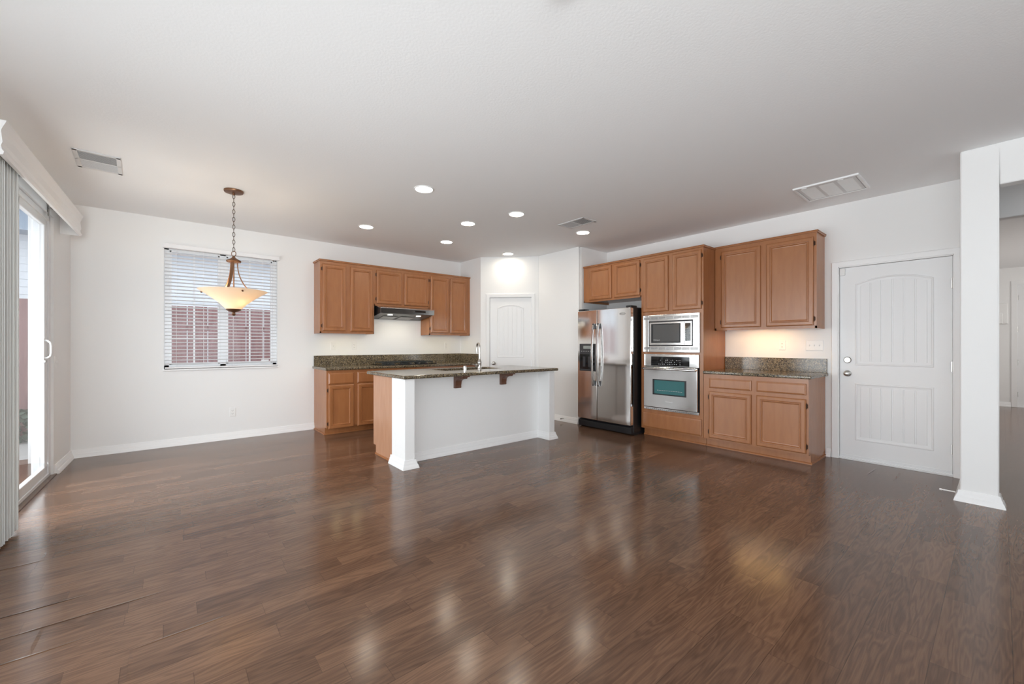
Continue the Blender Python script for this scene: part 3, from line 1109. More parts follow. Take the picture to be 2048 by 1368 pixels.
# carcass with open bays for the two appliances
b.box(0, 0.019, 0.10, 0.019, TD, 2.41).box(TW - 0.019, 0.019, 0.10, TW, TD, 2.41).box(0.019, TD - 0.012, 0.1, TW - 0.019, TD, 2.41)
b.box(0, 0.075, 0.0, TW, TD, 0.10)
for z0, z1 in ((0.10, 0.36), (1.106, 1.120), (1.622, 2.41)):
    b.box(0.019, 0.019, z0, TW - 0.019, TD - 0.012, z1)
b.build('carcass', M['wood'], tw)
fr = MB()
fr.box(0, 0, 0.10, 0.045, 0.019, 2.41).box(TW - 0.045, 0, 0.10, TW, 0.019, 2.41)
for z0, z1 in ((0.10, 0.368), (1.100, 1.130), (1.615, 2.41)):
    fr.box(0.045, 0, z0, TW - 0.045, 0.019, z1)
fr.build('face_frame', M['wood'], tw)
k = MB()
k.box(0, -0.020, 2.408, TW + 0.014, TD, 2.422).box(0, -0.025, 2.422, TW + 0.018, TD, 2.432)
k.build('top_moulding', M['wood'], tw, 0.002)
door_front(tw, 0.035, 0.395, 1.662, 2.378, 0, None)
door_front(tw, 0.455, 0.824, 1.662, 2.378, 0, 'r')
drawer_front(tw, 0.022, 0.830, 0.118, 0.318, 0)
MB().prism([(0.062, 0), (0.062, 0.010), (0.068, 0.018), (0.075, 0.019), (0.075, 0)], 'x', 0, TW).build('shoe_moulding', M['wood'], tw)

BW = y_t1 - 1.256
base_cabinet('base_cabinet', 'wooden base cabinet with two drawers beside the oven tower', BW - 0.004, TD, (XO, y_t1 - 0.004, 0), WALL_B,
             [(0.070, 0.529, 0.712, 0.828), (0.582, 1.038, 0.712, 0.828)], [(0.066, 0.529, 0.120, 0.672, 'l'), (0.582, 1.038, 0.120, 0.672, 'r')], GR, shoe_r=True)
c2 = thing('countertop', 'short speckled granite counter beside the oven tower with backsplash', 'countertop', (4.93, y_t1 - 0.004, 0.878), WALL_B)
LW2 = y_t1 - 0.004 - 1.228
MB().box(0, 0, 0, LW2, XB - 4.93 - 0.001, 0.036).build('slab', M['granite'], c2, 0.010, 3)
MB().box(0.0, XB - 4.93 - 0.022, 0.036, LW2 - 0.01, XB - 4.93 - 0.001, 0.192).build('backsplash', M['granite'], c2, 0.002)

# microwave with its trim kit
mw = thing('microwave_oven', 'built-in stainless microwave with dark window above the wall oven', 'microwave', (XO, y_t0, 1.13), WALL_B)
mx0, mx1 = 0.042, 0.812
mz0, mz1 = 0.0, 0.485
t = MB()
ix0, ix1, iz0, iz1 = 0.125, 0.730, 0.080, 0.404
t.box(mx0, -0.028, mz0, ix0, -0.001, mz1).box(ix1, -0.028, mz0, mx1, -0.001, mz1)
t.box(ix0, -0.028, mz0, ix1, -0.001, iz0).box(ix0, -0.028, iz1, ix1, -0.001, mz1)
t.build('trim_frame', M['steel'], mw, 0.003)
for z in (0.425, 0.030):
    v = MB()
    v.box(mx0 + 0.01, -0.0295, z, mx1 - 0.01, -0.0275, z + 0.036)
    v.build('vent_strip', M['steeld'], mw)
    for i in range(7):
        x = mx0 + 0.018 + i * 0.107
        q = MB()
        for j in range(3):
            q.box(x, -0.0305, z + 0.006 + j * 0.010, x + 0.092, -0.029, z + 0.010 + j * 0.010)
        q.build('vent_slots', M['gap'], mw)
MB().box(ix0, -0.022, iz0, ix1, 0.40, iz1).build('gasket', M['blackm'], mw)
dm = MB()
dm.box(ix0 + 0.014, -0.034, iz0 + 0.012, 0.618, -0.022, iz1 - 0.014)
dmo = dm.build('door', M['steel'], mw, 0.003)
MB().box(0.168, -0.037, 0.120, 0.575, -0.0335, 0.368).build('window_surround', M['blackm'], dmo, 0.004)
MB().box(0.198, -0.0385, 0.134, 0.558, -0.036, 0.356).build('window', M['mw_glass'], dmo, 0.004)
cp_ = MB().box(0.622, -0.034, iz0 + 0.012, ix1 - 0.012, -0.022, iz1 - 0.014).build('control_panel', M['steel'], mw, 0.003)
MB().box(0.634, -0.0365, 0.142, 0.706, -0.0335, 0.366).build('keypad', M['blackglass'], cp_, 0.002)
kp = MB()
for r in range(6):
    for q in range(3):
        kp.box(0.641 + q * 0.021, -0.0372, 0.152 + r * 0.027, 0.655 + q * 0.021, -0.0364, 0.164 + r * 0.027)
kp.build('key_marks', M['lcd'], cp_)
FACE = Matrix.Rotation(R(90), 4, 'X')   # lettering upright, facing -y
word('Whirlpool', 0.022, 'badge', M['mark'], dmo, Matrix.Translation((0.250, -0.0390, 0.156)) @ FACE)

# wall oven
ov = thing('wall_oven', 'stainless built-in wall oven with teal window under the microwave', 'oven', (XO, y_t0, 0.365), WALL_B)
ox0, ox1 = 0.060, 0.802
MB().box(ox0 + 0.01, -0.006, 0.005, ox1 - 0.01, 0.55, 0.730).build('body', M['blackm'], ov)
cpn = MB().box(ox0, -0.030, 0.578, ox1, -0.005, 0.736).build('control_panel', M['steel'], ov, 0.003)
MB().box(0.165, -0.0325, 0.586, 0.688, -0.0295, 0.706).build('control_glass', M['blackglass'], cpn, 0.002)
mk = MB()
random.seed(3)
for r in range(3):
    for q in range(13):
        if random.random() < 0.8:
            x = 0.275 + q * 0.024
            wdt = random.uniform(0.004, 0.012)
            mk.box(x, -0.0332, 0.604 + r * 0.026, x + wdt, -0.0324, 0.610 + r * 0.026 + random.uniform(0, 0.006))
mk.build('control_marks', M['mark'], cpn)
dr = MB().box(ox0 + 0.004, -0.046, 0.040, ox1 - 0.012, -0.008, 0.570).build('door', M['steel'], ov, 0.004)
MB().box(0.196, -0.0485, 0.206, 0.656, -0.0455, 0.410).build('window_surround', M['blackm'], dr, 0.003)
MB().box(0.222, -0.0500, 0.222, 0.634, -0.0480, 0.396).build('window', M['oven_glass'], dr, 0.002)
rk_ = MB()
for i in range(11):
    rk_.box(0.262 + i * 0.032, -0.0506, 0.266, 0.284 + i * 0.032, -0.0499, 0.269)
rk_.build('oven_rack', M['mark'], dr)
hh = MB()
hz_ = 0.545
hh.tube([(ox0 + 0.012, -0.046, hz_), (ox0 + 0.014, -0.080, hz_), (ox0 + 0.028, -0.092, hz_), (ox1 - 0.040, -0.092, hz_), (ox1 - 0.026, -0.080, hz_), (ox1 - 0.024, -0.046, hz_)], 0.0125, 12)
hh.build('handle', M['steelp'], dr, smooth=True)
vt = MB().box(ox0, -0.030, 0.002, ox1, -0.005, 0.034)
vt.build('vent_trim', M['steel'], ov, 0.003)
vs = MB()
for i in range(24):
    x = ox0 + 0.03 + i * 0.0288
    vs.box(x, -0.031, 0.012, x + 0.020, -0.0295, 0.020)
vs.build('vent_slots', M['gap'], ov)
word('Whirlpool', 0.024, 'badge', M['plastic'], dr, Matrix.Translation((0.425, -0.0465, 0.125)) @ FACE)

# ------------------------------------------------------------------ refrigerator
XF = 4.75
fg = thing('refrigerator', 'stainless side-by-side refrigerator with ice dispenser and black sides', 'refrigerator', (XF, 4.125, 0), WALL_B)
FW = 0.925
sp = 0.372
MB().box(0.0, 0.085, 0.03, FW, 0.78, 1.735).build('body', M['black'], fg, 0.006)
MB().prism([(0.02, 0.10), (0.03, 0.018), (0.10, 0.0), (0.70, 0.0), (0.70, 0.12), (0.06, 0.12)], 'x', 0.005, FW - 0.005).build('base_grille', M['blackm'], fg, 0.004)


def bowed(x0, x1, z0, z1, name, m, parent, bow=0.011, yb=0.072):
    n = 14
    fw = FW
    bm = MB()
    front = lambda x: -bow * (1 - ((x - fw / 2) / (fw / 2)) ** 2) + 0.006
    poly = [(x0, yb)] + [(x0 + (x1 - x0) * i / n, front(x0 + (x1 - x0) * i / n)) for i in range(n + 1)] + [(x1, yb)]
    bm.prism(poly, 'z', z0, z1)
    return bm.build(name, m, parent, 0.006, 2, smooth=True)


dl = bowed(0.0, sp - 0.003, 0.135, 1.728, 'freezer_door', M['fridgesteel'], fg)
drr = bowed(sp + 0.003, FW, 0.135, 1.728, 'refrigerator_door', M['fridgesteel'], fg)
for x0, x1 in ((0.0, 0.10), (FW - 0.085, FW)):
    MB().box(x0, 0.02, 1.729, x1, 0.16, 1.758).build('hinge_cover', M['blackm'], fg, 0.008)
# dispenser
dy = -0.006
dp = MB().box(0.050, dy - 0.006, 0.838, 0.350, 0.0, 1.240).build('dispenser', M['dispenser'], dl, 0.004)
MB().box(0.062, dy - 0.0075, 0.862, 0.338, dy - 0.0055, 1.085).build('dispenser_recess', M['blackglass'], dp, 0.004)
for x in (0.12, 0.22):
    MB().box(x, dy - 0.016, 0.90, x + 0.045, dy - 0.007, 1.05).build('paddle', M['dispenser'], dp, 0.004)
MB().box(0.062, dy - 0.020, 0.850, 0.338, dy - 0.006, 0.866).build('drip_tray', M['dispenser'], dp, 0.002)
MB().box(0.125, dy - 0.0085, 1.165, 0.275, dy - 0.0055, 1.208).build('display', M['lcd'], dp)
q = MB()
for i in range(6):
    q.box(0.085 + i * 0.042, dy - 0.0085, 1.125, 0.103 + i * 0.042, dy - 0.0058, 1.133)
q.build('button_marks', M['mark'], dp)
for x, par in ((sp - 0.045, dl), (sp + 0.045, drr)):
    pts = []
    for i in range(17):
        s_ = i / 16
        pts.append((x, -0.035 - 0.040 * math.sin(PI * s_) ** 0.6, 0.63 + 0.90 * s_))
    g = MB()
    rings = []
    for px, py, pz in pts:
        rings.append([(px - 0.016, py + 0.010, pz), (px - 0.013, py, pz), (px + 0.013, py, pz), (px + 0.016, py + 0.010, pz), (px + 0.012, py + 0.020, pz), (px - 0.012, py + 0.020, pz)])
    g.loft(rings)
    hnd = g.build('handle', M['steelp'], par, smooth=True)
    for z in (0.63, 1.455):
        MB().box(x - 0.012, -0.040, z, x + 0.012, 0.0, z + 0.075).build('handle_mount', M['blackm'], hnd, 0.003)
bx, bz = 0.800, 1.648
ybf = lambda x: -0.011 * (1 - ((x - FW / 2) / (FW / 2)) ** 2) + 0.006
el = MB()
el.tube([(bx + 0.046 * math.cos(2 * PI * i / 28), ybf(bx + 0.046 * math.cos(2 * PI * i / 28)) - 0.001, bz + 0.015 * math.sin(2 * PI * i / 28)) for i in range(28)], 0.0022, 6, True)
el.build('badge_ring', M['steeld'], drr, smooth=True)
word('Whirlpool', 0.021, 'badge', M['steeld'], drr, Matrix.Translation((bx, ybf(bx) - 0.0022, bz)) @ Matrix.Rotation(R(1.5), 4, 'Z') @ FACE)

# ------------------------------------------------------------------ island
isl = thing('kitchen_island', 'white island with square corner columns and wooden end panel', 'island', (1.785, 3.98, 0))
IW = 3.885 - 1.785
MB().box(0.0, 0.0, 0, IW, 0.087, 0.886).build('half_wall', M['wall'], isl)
cl = MB().box(0.0, -0.215, 0, 0.108, 0.0, 0.886).build('column', M['wall'], isl, 0.006, 3)
cr2 = MB().box(IW - 0.100, -0.215, 0, IW, 0.0, 0.886).build('column', M['wall'], isl, 0.006, 3)
MB().sweep([(IW, 0.088), (IW, -0.215), (IW - 0.10, -0.215), (IW - 0.10, 0.0), (0.108, 0.0), (0.108, -0.215), (0.0, -0.215), (0.0, 0.105)][::-1],
           [(-o_ if False else o_, z_) for o_, z_ in BBP]).build('baseboard', M['trim'], isl, smooth=True)
cb = MB()
for a_, b_ in ((0.012, 0.030), (IW - 0.018, IW)):
    cb.prism([(0.088, 0.0), (0.545, 0.0), (0.545, 0.10), (0.612, 0.10), (0.612, 0.886), (0.088, 0.886)], 'x', a_, b_)
cb.prism([(0.088, 0.10), (0.545, 0.10), (0.545, 0.0), (0.535, 0.0), (0.535, 0.09), (0.088, 0.09)], 'x', 0.030, IW - 0.018)
cb.box(0.030, 0.594, 0.10, IW - 0.018, 0.612, 0.886)
MB().box(IW + 0.0005, 0.0, 0.0, IW + 0.012, 0.612, 0.886).build('end_wall', M['wall'], isl)
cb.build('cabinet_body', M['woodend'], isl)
sh = MB().box(0.002, 0.11, 0, 0.012, 0.557, 0.018).box(0.002, 0.545, 0, IW, 0.557, 0.018)
sh.build('shoe_moulding', M['wood'], isl)
for i in range(4):
    x0 = 0.03 + i * 0.52
    d = MB()
    x1 = x0 + 0.48
    d.box(x0, 0.612, 0.115, x1, 0.631, 0.68).box(x0, 0.612, 0.70, x1, 0.631, 0.84)
    d.build('door', M['wood'], isl, 0.004)
for x0 in (2.475 - 1.785, 3.135 - 1.785):
    c = MB()
    # scrolled side profile: (y, z), y<0 towards the room
    z0, z1 = 0.735, 0.884
    pr = [(0.0, z0), (-0.032, z0), (-0.036, z0 + 0.010), (-0.034, z0 + 0.030), (-0.040, z0 + 0.055)]
    for i in range(9):
        a = i / 8 * PI / 2
        pr.append((-0.040 - 0.110 * (1 - math.cos(a)), z0 + 0.060 + 0.050 * math.sin(a)))
    pr += [(-0.160, z1 - 0.030), (-0.165, z1 - 0.016), (0.0, z1 - 0.016)]
    c.prism(pr, 'x', x0, x0 + 0.085)
    co = c.build('corbel', M['woodin'], isl, 0.004)
    MB().box(x0 - 0.006, -0.195, z1 - 0.016, x0 + 0.091, 0.0, z1).build('corbel_cap', M['woodin'], co, 0.003)

ic = thing('countertop', 'speckled granite worktop on the island around the sink', 'countertop', (1.755, 3.73, 0.886))
CW, CD = 3.925 - 1.755, 4.70 - 3.73
sx0, sx1, sy0, sy1 = 0.74, 1.56, 0.43, 0.80
q = MB()
for x0, y0, x1, y1 in ((0, 0, CW, sy0), (0, sy1, CW, CD), (0, sy0, sx0, sy1), (sx1, sy0, CW, sy1)):
    pass
o_pts = [(0, 0), (CW, 0), (CW, CD), (0, CD)]
i_pts = [(sx0, sy0), (sx1, sy0), (sx1, sy1), (sx0, sy1)]
q.loft([[(x, y, z) for x, y in pts] for pts, z in ((i_pts, 0.036), (o_pts, 0.036), (o_pts, 0.0), (i_pts, 0.0), (i_pts, 0.036))], True, False, False)
q.build('slab', M['granite'], ic, 0.012, 3)

sk = thing('sink', 'black undermount sink basin in the island worktop', 'sink', (1.755 + sx0, 3.73 + sy0, 0.70))
ow, od = sx1 - sx0, sy1 - sy0
b = MB()
e = 0.012
b.loft([[(-e, -e, 0.186), (ow + e, -e, 0.186), (ow + e, od + e, 0.186), (-e, od + e, 0.186)],
        [(-e, -e, 0.0), (ow + e, -e, 0.0), (ow + e, od + e, 0.0), (-e, od + e, 0.0)],
        [(0.02, 0.02, 0.01), (ow - 0.02, 0.02, 0.01), (ow - 0.02, od - 0.02, 0.01), (0.02, od - 0.02, 0.01)],
        [(0, 0, 0.186), (ow, 0, 0.186), (ow, od, 0.186), (0, od, 0.186)], [(-e, -e, 0.186), (ow + e, -e, 0.186), (ow + e, od + e, 0.186), (-e, od + e, 0.186)]],
       True, False, False)
b.build('basin', M['dispenser'], sk)
MB().lathe([(0.04, 0.0105), (0.04, 0.013), (0.01, 0.012)], (ow / 2, od / 2, 0), 24).build('drain', M['nickel'], sk)

fc = thing('faucet', 'brushed nickel gooseneck faucet standing on the island worktop', 'faucet', (2.885, 4.05, 0.922))
MB().lathe([(0.027, 0.0), (0.027, 0.006), (0.023, 0.012), (0.023, 0.075), (0.027, 0.085), (0.025, 0.095), (0.014, 0.125), (0.012, 0.13)], seg=24).build('body', M['nickel'], fc, smooth=True)
pts = [(0, 0, 0.12), (0, 0, 0.26)]
for i in range(1, 13):
    a = PI * i / 12
    pts.append((0.012 * (1 - math.cos(a)), 0.045 * (1 - math.cos(a)), 0.275 + 0.045 * math.sin(a)))
pts.append((0.026, 0.090, 0.245))
MB().tube(pts, 0.0105, 14).build('spout', M['nickel'], fc, smooth=True)
MB().cyl((0.024, 0.090, 0.255), (0.028, 0.090, 0.200), 0.0135, 0.015).build('spray_head', M['nickel'], fc, smooth=True)
h = MB()
h.cyl((-0.02, 0, 0.055), (-0.055, 0.0, 0.058), 0.016, 0.015)
h.tube([(-0.05, 0, 0.058), (-0.075, 0, 0.062), (-0.10, 0.0, 0.066)], [0.008, 0.006, 0.005], 10)
h.build('handle', M['nickel'], fc, smooth=True)
sdp = thing('soap_dispenser', 'short chrome cap left of the faucet on the island worktop', 'dispenser', (2.675, 4.05, 0.922))
MB().lathe([(0.022, 0), (0.022, 0.004), (0.018, 0.006), (0.018, 0.052), (0.016, 0.056), (0.002, 0.057)], seg=22).build('cap', M['steelp'], sdp, smooth=True)

# ------------------------------------------------------------------ ceiling fittings
def downlight(x, y, label):
    d = thing('recessed_light', label, 'light', (x, y, CEIL), 0, 'round recessed ceiling lights over the kitchen')
    MB().lathe([(0.082, -0.0005), (0.096, -0.0005), (0.094, -0.006), (0.084, -0.008), (0.080, -0.004)], seg=36, cap=False).build('trim_ring', M['trim'], d, smooth=True)
    MB().lathe([(0.081, -0.002), (0.060, -0.0045), (0.0005, -0.005)], seg=36).build('lens', M['lens'], d, smooth=True)
    area('downlight_lamp', (0, 0, -0.012), (0, 0, 0), 0.15, 0.15, 0.3, (1.0, 0.94, 0.86), 130, shape='DISK', parent=d)


for x, y, lab in ((1.918, 3.622, 'lit recessed light nearest the camera, above the island left end'),
                  (1.960, 5.253, 'leftmost lit recessed light, in front of the tall hood cabinet'),
                  (3.157, 5.269, 'lit recessed light near far counter, in front of the range hood'),
                  (2.885, 4.298, 'lit recessed light in the middle of the ceiling group over the sink'),
                  (3.107, 3.624, 'lit recessed light above the island, between the sink light and ceiling vent'),
                  (4.308, 3.644, 'rightmost lit recessed light, beside the small ceiling vent near the refrigerator'),
                  (4.356, 5.298, 'farthest lit recessed light, right in front of the pantry door wall')):
    downlight(x, y, lab)


def register(name, label, loc, rz, W, H, n_slats):
    r = thing(name, label, 'vent', loc, rz)
    f = MB()
    t = 0.028
    z0, z1 = -0.008, -0.0005
    f.box(-W / 2, -H / 2, z0, -W / 2 + t, H / 2, z1).box(W / 2 - t, -H / 2, z0, W / 2, H / 2, z1)
    f.box(-W / 2, -H / 2, z0, W / 2, -H / 2 + t, z1).box(-W / 2, H / 2 - t, z0, W / 2, H / 2, z1)
    f.box(-W / 2, -0.006, z0, W / 2, 0.006, z1)
    f.build('frame', M['grille'], r, 0.002)
    MB().box(-W / 2 + t, -H / 2 + t, -0.0018, W / 2 - t, H / 2 - t, -0.0006).build('duct_opening', M['gap'], r)
    for half in (-1, 1):
        y0 = -H / 2 + t if half < 0 else 0.006
        y1 = -0.006 if half < 0 else H / 2 - t
        s = MB()
        for i in range(n_slats):
            y = y0 + (y1 - y0) * (i + 0.5) / n_slats
            tl = half * 0.0008
            s.prism([(y - tl - 0.0010, -0.004), (y - tl + 0.0010, -0.004), (y + tl + 0.0010, -0.0075), (y + tl - 0.0010, -0.0075)], 'x', -W / 2 + t, W / 2 - t)
        s.build('slats', M['grille'], r)
    return r


register('ceiling_vent', 'white rectangular ceiling vent at left near the patio door valance', (-0.435, 4.82, CEIL), R(2), 0.275, 0.44, 11)
register('ceiling_vent', 'small grey-slatted ceiling vent beside the rightmost recessed light', (3.91, 3.405, CEIL), 0, 0.25, 0.42, 11)
rg = thing('return_air_grille', 'large white three-panel return air grille on the ceiling near garage door', 'vent', (4.925, 1.065, CEIL), 0)
f = MB()
W, H, t = 0.51, 0.50, 0.022
z0, z1 = -0.016, -0.0005
f.box(-W / 2, -H / 2, z0, -W / 2 + t, H / 2, z1).box(W / 2 - t, -H / 2, z0, W / 2, H / 2, z1)
f.box(-W / 2 + t, -H / 2, z0, W / 2 - t, -H / 2 + t, z1).box(-W / 2 + t, H / 2 - t, z0, W / 2 - t, H / 2, z1)
f.build('frame', M['trim'], rg, 0.002)
MB().box(-W / 2 + t, -H / 2 + t, -0.004, W / 2 - t, H / 2 - t, -0.001).build('backing', M['grille'], rg)
g = 0.004
f = MB()
a0, a1, b0, b1 = -W / 2 + t + g, W / 2 - t - g, -H / 2 + t + g, H / 2 - t - g
f.box(a0, b0, -0.014, a0 + 0.03, b1, -0.006).box(a1 - 0.03, b0, -0.014, a1, b1, -0.006)
for i in range(4):
    yc = b0 + 0.014 + (b1 - b0 - 0.028) * i / 3
    f.box(a0 + 0.03, yc - 0.013, -0.014, a1 - 0.03, yc + 0.013, -0.006)
f.build('hinged_frame', M['grille'], rg, 0.002)
for i in range(3):
    ya = b0 + 0.014 + (b1 - b0 - 0.028) * i / 3 + 0.013
    yb_ = b0 + 0.014 + (b1 - b0 - 0.028) * (i + 1) / 3 - 0.013
    s = MB()
    for k in range(24):
        x = a0 + 0.034 + (a1 - a0 - 0.068) * k / 23
        s.box(x - 0.006, ya, -0.012, x + 0.006, yb_, -0.008)
    s.build('louvre_panel', M['plastic'], rg)
for y in (-0.12, 0.16):
    MB().box(-W / 2 + 0.014, y - 0.02, -0.022, -W / 2 + 0.034, y + 0.02, -0.014).build('catch', M['trim'], rg, 0.002)

smo = MB().lathe([(0.062, -0.0005), (0.062, -0.018), (0.055, -0.032), (0.03, -0.038), (0.001, -0.038)], seg=32).build('smoke_detector', M['plastic'], smooth=True)
smo.location = (1.29, 1.135, CEIL)
tag(smo, 'round white ceiling fitting barely showing at the top edge of the photo', 'detector')

# ------------------------------------------------------------------ pendant lamp
px_, py_ = 0.502, 4.866
pn = thing('pendant_lamp', 'bronze chain pendant lamp with glowing frosted bowl near the window', 'lamp', (px_, py_, CEIL))
MB().lathe([(0.082, -0.0005), (0.083, -0.010), (0.078, -0.020), (0.060, -0.024), (0.012, -0.026), (0.012, -0.040), (0.006, -0.046)], seg=36).build('canopy', M['bronze'], pn, smooth=True)
chn = MB()
ztop, zbot = -0.040, -0.600
nl = 15
L = (ztop - zbot) / nl
for i in range(nl):
    zc = ztop - L * (i + 0.5)
    pts = []
    for k in range(16):
        a = 2 * PI * k / 16
        xx = 0.0105 * math.cos(a)
        zz_ = (L * 0.5 + 0.004) * math.sin(a)
        th = math.atan2(-py_, -px_) + PI / 2 + (PI / 2 if i % 2 else 0)
        pts.append((xx * math.cos(th), xx * math.sin(th), zc + zz_))
    chn.tube(pts, 0.0024, 6, True)
chn.build('chain', M['hinge'], pn, smooth=True)
MB().tube([(0.001 * 0, 0.004 * math.sin(i * 0.9), -0.045 - i * 0.555 / 20) for i in range(21)], 0.0011, 6).build('cord', M['hinge'], pn, smooth=True)
rng = MB()
ta = R(-40)
rng.tube([(0.022 * math.cos(2 * PI * k / 20) * math.cos(ta), 0.022 * math.cos(2 * PI * k / 20) * math.sin(ta), -0.622 + 0.026 * math.sin(2 * PI * k / 20)) for k in range(20)], 0.0034, 8, True)
rng.build('ring', M['bronze'], pn, smooth=True)
MB().lathe([(0.008, -0.645), (0.012, -0.652), (0.016, -0.662), (0.040, -0.678), (0.060, -0.688), (0.064, -0.696), (0.058, -0.706), (0.03, -0.712), (0.002, -0.712)], seg=36).build('hub', M['bronze'], pn, smooth=True)
MB().cyl((0, 0, -0.71), (0, 0, -1.17), 0.006, seg=12).build('stem', M['bronze'], pn, smooth=True)
base_az = math.atan2(-py_, -px_)       # towards the camera
for d_az in (R(-22), R(98), R(218)):
    az = base_az + d_az
    ca, sa = math.cos(az), math.sin(az)
    rings = []
    for i in range(15):
        s_ = i / 14
        z = -0.705 - 0.30 * s_
        rr = 0.030 + 0.012 * s_ + 0.115 * s_ ** 2.6
        hw, ht = 0.011, 0.0035
        tx, ty = -sa, ca
        sl = (0.012 + 0.115 * 2.6 * s_ ** 1.6) / 0.30
        nx, nz = 1 / math.hypot(1, sl), sl / math.hypot(1, sl)
        c0 = Vector((ca * rr, sa * rr, z))
        nv_ = Vector((ca * nx, sa * nx, nz)) * ht
        tv = Vector((tx, ty, 0)) * hw
        rings.append([c0 - tv - nv_, c0 + tv - nv_, c0 + tv + nv_, c0 - tv + nv_])
    MB().loft(rings).build('arm', M['bronze'], pn, 0.001)
    kb = MB()
    kaz = az + R(37)
    ca, sa = math.cos(kaz), math.sin(kaz)
    rk, zk = 0.262, -1.006
    kb.cyl((ca * (rk - 0.02), sa * (rk - 0.02), zk + 0.012), (ca * (rk + 0.012), sa * (rk + 0.012), zk - 0.006), 0.0085, 0.007, 12)
    kb.build('rim_knob', M['bronze'], pn, smooth=True)
prof = [(0.289, -0.987), (0.270, -0.999), (0.235, -1.022), (0.195, -1.050), (0.155, -1.080), (0.115, -1.113), (0.085, -1.145), (0.062, -1.170)]
outer = prof
inner = [(r - 0.004, z + 0.003) for r, z in reversed(prof)]
MB().lathe(outer + inner[:-1] + [(0.286, -0.985)], seg=56, cap=False).build('glass_bowl', M['bowl'], pn, smooth=True)
MB().lathe([(0.064, -1.165), (0.066, -1.172), (0.050, -1.186), (0.022, -1.196), (0.012, -1.202), (0.014, -1.212), (0.018, -1.220), (0.010, -1.230), (0.001, -1.234)], seg=30).build('finial', M['bronze'], pn, smooth=True)
for k in range(3):
    az = base_az + R(38 + 120 * k)
    l_ = bpy.data.lights.new('pendant_bulb', 'POINT')
    l_.energy = 3.2
    l_.color = (1.0, 0.80, 0.55)
    l_.shadow_soft_size = 0.03
    lo_ = bpy.data.objects.new('pendant_bulb', l_)
    COL.objects.link(lo_)
    lo_.parent = pn
    lo_.location = (math.cos(az) * 0.085, math.sin(az) * 0.085, -1.065)

# ------------------------------------------------------------------ lamps under the wall cabinets
def puck(x, y, z, label, power, lens='pucklens'):
    p = thing('under_cabinet_light', label, 'light', (x, y, z), 0, 'puck lights under the wall cabinets')
    MB().lathe([(0.034, 0.0), (0.034, -0.010), (0.030, -0.014), (0.026, -0.014)], seg=24, cap=False).build('housing', M['plastic'], p, smooth=True)
    MB().lathe([(0.027, -0.010), (0.027, -0.013), (0.001, -0.0135)], seg=24).build('lens', M[lens], p, smooth=True)
    area('puck_lamp', (0, 0, -0.016), (0, 0, 0), 0.05, 0.05, power, (1.0, 0.66, 0.30), shape='DISK', parent=p)


puck(1.89, 6.21, 1.4135, 'left puck light under the tall cabinet left of the hood', 0.05, 'pucklens_pale')
puck(2.17, 6.21, 1.4135, 'right puck light under the tall cabinet left of the hood', 0.05, 'pucklens_pale')
puck(3.53, 6.21, 1.4135, 'left puck light under the cabinet right of the hood', 0.05, 'pucklens_pale')
puck(3.88, 6.21, 1.4135, 'right puck light under the cabinet right of the hood', 0.05, 'pucklens_pale')
sl_ = thing('under_cabinet_light', 'warm strip light fixed under the large right wall cabinet', 'light', (5.325, 1.83, 1.4275))
MB().box(-0.022, -0.30, -0.010, 0.022, 0.30, -0.0005).build('housing', M['plastic'], sl_, 0.003)
MB().box(-0.014, -0.27, -0.0125, 0.014, 0.27, -0.0095).build('lens', M['pucklens'], sl_)

# ------------------------------------------------------------------ wall plates
def outlet(label, loc, rz, kind='duplex', gangs=1):
    nm = {'duplex': 'wall_outlet', 'switch': 'light_switch', 'blank': 'wall_plate'}[kind]
    o = thing(nm, label, {'duplex': 'outlet', 'switch': 'switch', 'blank': 'plate'}[kind], loc, rz)
    w_ = 0.070 + 0.046 * (gangs - 1)
    MB().rect_rings(-w_ / 2, w_ / 2, -0.0575, 0.0575, [(0, 0), (0, -0.003), (0.004, -0.006)]).build('plate', M['plastic'], o)
    if kind == 'duplex':
        for z in (-0.020, 0.020):
            r_ = MB().box(-0.016, -0.0075, z - 0.014, 0.016, -0.0055, z + 0.014).build('receptacle', M['plastic'], o, 0.002)
            s_ = MB()
            s_.box(-0.008, -0.0079, z - 0.003, -0.0055, -0.0074, z + 0.006).box(0.0055, -0.0079, z - 0.003, 0.008, -0.0074, z + 0.006)
            s_.box(-0.002, -0.0079, z - 0.010, 0.002, -0.0074, z - 0.006)
            s_.build('slots', M['gap'], r_)
    elif kind == 'switch':
        for g_ in range(gangs):
            x = (g_ - (gangs - 1) / 2) * 0.046
            MB().box(x - 0.006, -0.0066, -0.012, x + 0.006, -0.0058, 0.012).build('switch_slot', M['grille'], o)
            MB().prism([(-0.006, -0.006), (-0.016, 0.002), (-0.016, 0.008), (-0.006, 0.008)], 'x', x - 0.004, x + 0.004).build('toggle', M['plastic'], o)
    return o


outlet('left wall switch plate above the far counter backsplash, under the tall cabinet', (1.906, YA, 1.206), 0, 'switch')
outlet('white outlet above the far counter, left of the cooktop', (2.217, YA, 1.206), 0)
outlet('white outlet above the far counter, right of the range hood', (3.855, YA, 1.203), 0)
outlet('low white outlet on the far wall below the window', (0.652, YA, 0.348), 0)
outlet('white outlet above the right counter backsplash, left of the triple switch', (XB, 1.671, 1.219), WALL_B)
outlet('white triple switch plate between right counter and garage door', (XB, 1.355, 1.217), WALL_B, 'switch', 3)
outlet('white switch plate between the patio door and the room corner', lw(-0.63, 0, 1.058), LW, 'switch')
outlet('blank white plate on the left face of the island column', (1.785, 3.905, 0.738), R(-90), 'blank')

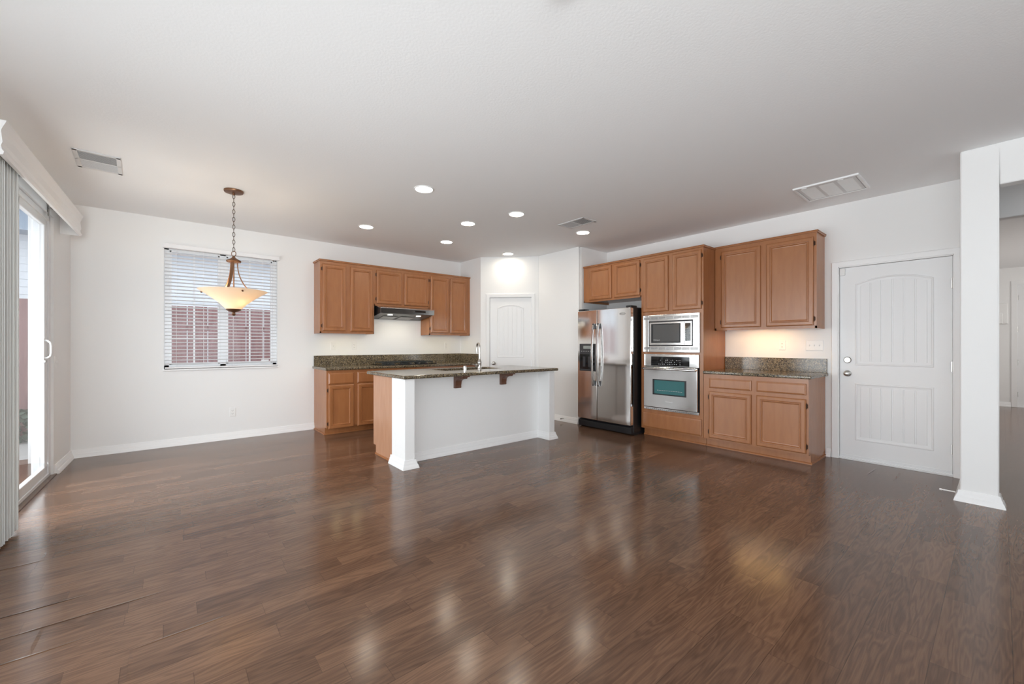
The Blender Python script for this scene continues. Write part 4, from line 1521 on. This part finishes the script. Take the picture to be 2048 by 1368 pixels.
# door stops
st = thing('door_stop', 'white rigid door stop on the pier baseboard', 'door stop', (4.80, 0.24, 0.055))
MB().cyl((0, 0.0, 0), (0, 0.075, 0), 0.005, seg=10).build('rod', M['plastic'], st, smooth=True)
MB().cyl((0, 0.075, 0), (0, 0.088, 0), 0.008, seg=12).build('tip', M['plastic'], st, smooth=True)
st = thing('door_stop', 'grey spring door stop on the baseboard left of the refrigerator', 'door stop', (4.852, 4.50, 0.050))
sp_pts = [(-0.006 - 0.055 * i / 60, 0.005 * math.cos(i * 1.05), 0.005 * math.sin(i * 1.05)) for i in range(61)]
MB().tube(sp_pts, 0.0018, 6).build('spring', M['nickel'], st, smooth=True)
MB().cyl((-0.060, 0, 0), (-0.074, 0, 0), 0.008, seg=12).build('tip', M['blackm'], st, smooth=True)

# ------------------------------------------------------------------ outdoors, seen through the window and patio door
tag(MB().box(-9, -6, -0.22, -1.0, 16, -0.13).build('trim_2', M['concrete']), 'pale concrete patio outside the sliding door', 'patio', None, 'structure')
tag(MB().box(-1.0, 6.62, -0.22, 12, 16, -0.13).build('trim_3', M['concrete']), 'pale concrete side yard outside the window', 'yard', None, 'structure')


def fence(label, loc, rz, L):
    f_ = thing('fence', label, 'fence', loc, rz)
    b_ = MB()
    n_ = int(L / 0.285)
    random.seed(11)
    for i in range(n_):
        b_.box(i * 0.285, 0, 0.03, i * 0.285 + 0.272, 0.018, 2.02 + random.uniform(-0.004, 0.004))
    b_.build('board_panel', M['fence'], f_)
    r_ = MB().box(0, 0.019, 0.4, L, 0.055, 0.49).box(0, 0.019, 1.6, L, 0.055, 1.69)
    r_.build('rails', M['fence'], f_)
    return f_


fence('red-brown board fence outside the far window', (-6.0, 9.0, -0.13), 0, 10.5)
nh = thing('house', 'pale blue-grey neighbouring house beyond the fence', 'house', (-9.0, 12.0, -0.13))
sdg = MB()
for i in range(24):
    z = i * 0.145
    sdg.prism([(0.0, z), (0.012, z + 0.145), (0.2, z + 0.145), (0.2, z)], 'x', 0, 18)
sdg.build('siding_wall', M['siding'], nh)
MB().box(-0.4, -0.5, 3.46, 18.4, 0.2, 3.84).build('fascia', M['fascia'], nh)
MB().prism([(-0.55, 3.84), (-0.55, 3.90), (4.0, 6.0), (4.0, 3.84)], 'x', -0.5, 18.5).build('roof', M['roof'], nh)
random.seed(5)
hg = MB()
for i in range(900):
    x = random.uniform(-4.2, -0.4)
    y = 8.72 + random.uniform(-0.2, 0.2)
    z = random.uniform(-0.12, 0.30)
    a = random.uniform(0, 2 * PI)
    s_ = random.uniform(0.03, 0.06)
    u_ = Vector((math.cos(a), math.sin(a), random.uniform(-0.5, 0.5))) * s_
    v_ = Vector((-math.sin(a) * 0.5, math.cos(a) * 0.5, random.uniform(0.3, 1))) * s_
    c_ = Vector((x, y, z))
    hg.bm.faces.new([hg.bm.verts.new(c_ + w_) for w_ in (-u_, -v_, u_, v_)])
hgo = hg.build('ground_cover', M['leaf'])
tag(hgo, 'low green planting along the foot of the fence outside the patio door', 'plants', None, 'stuff')
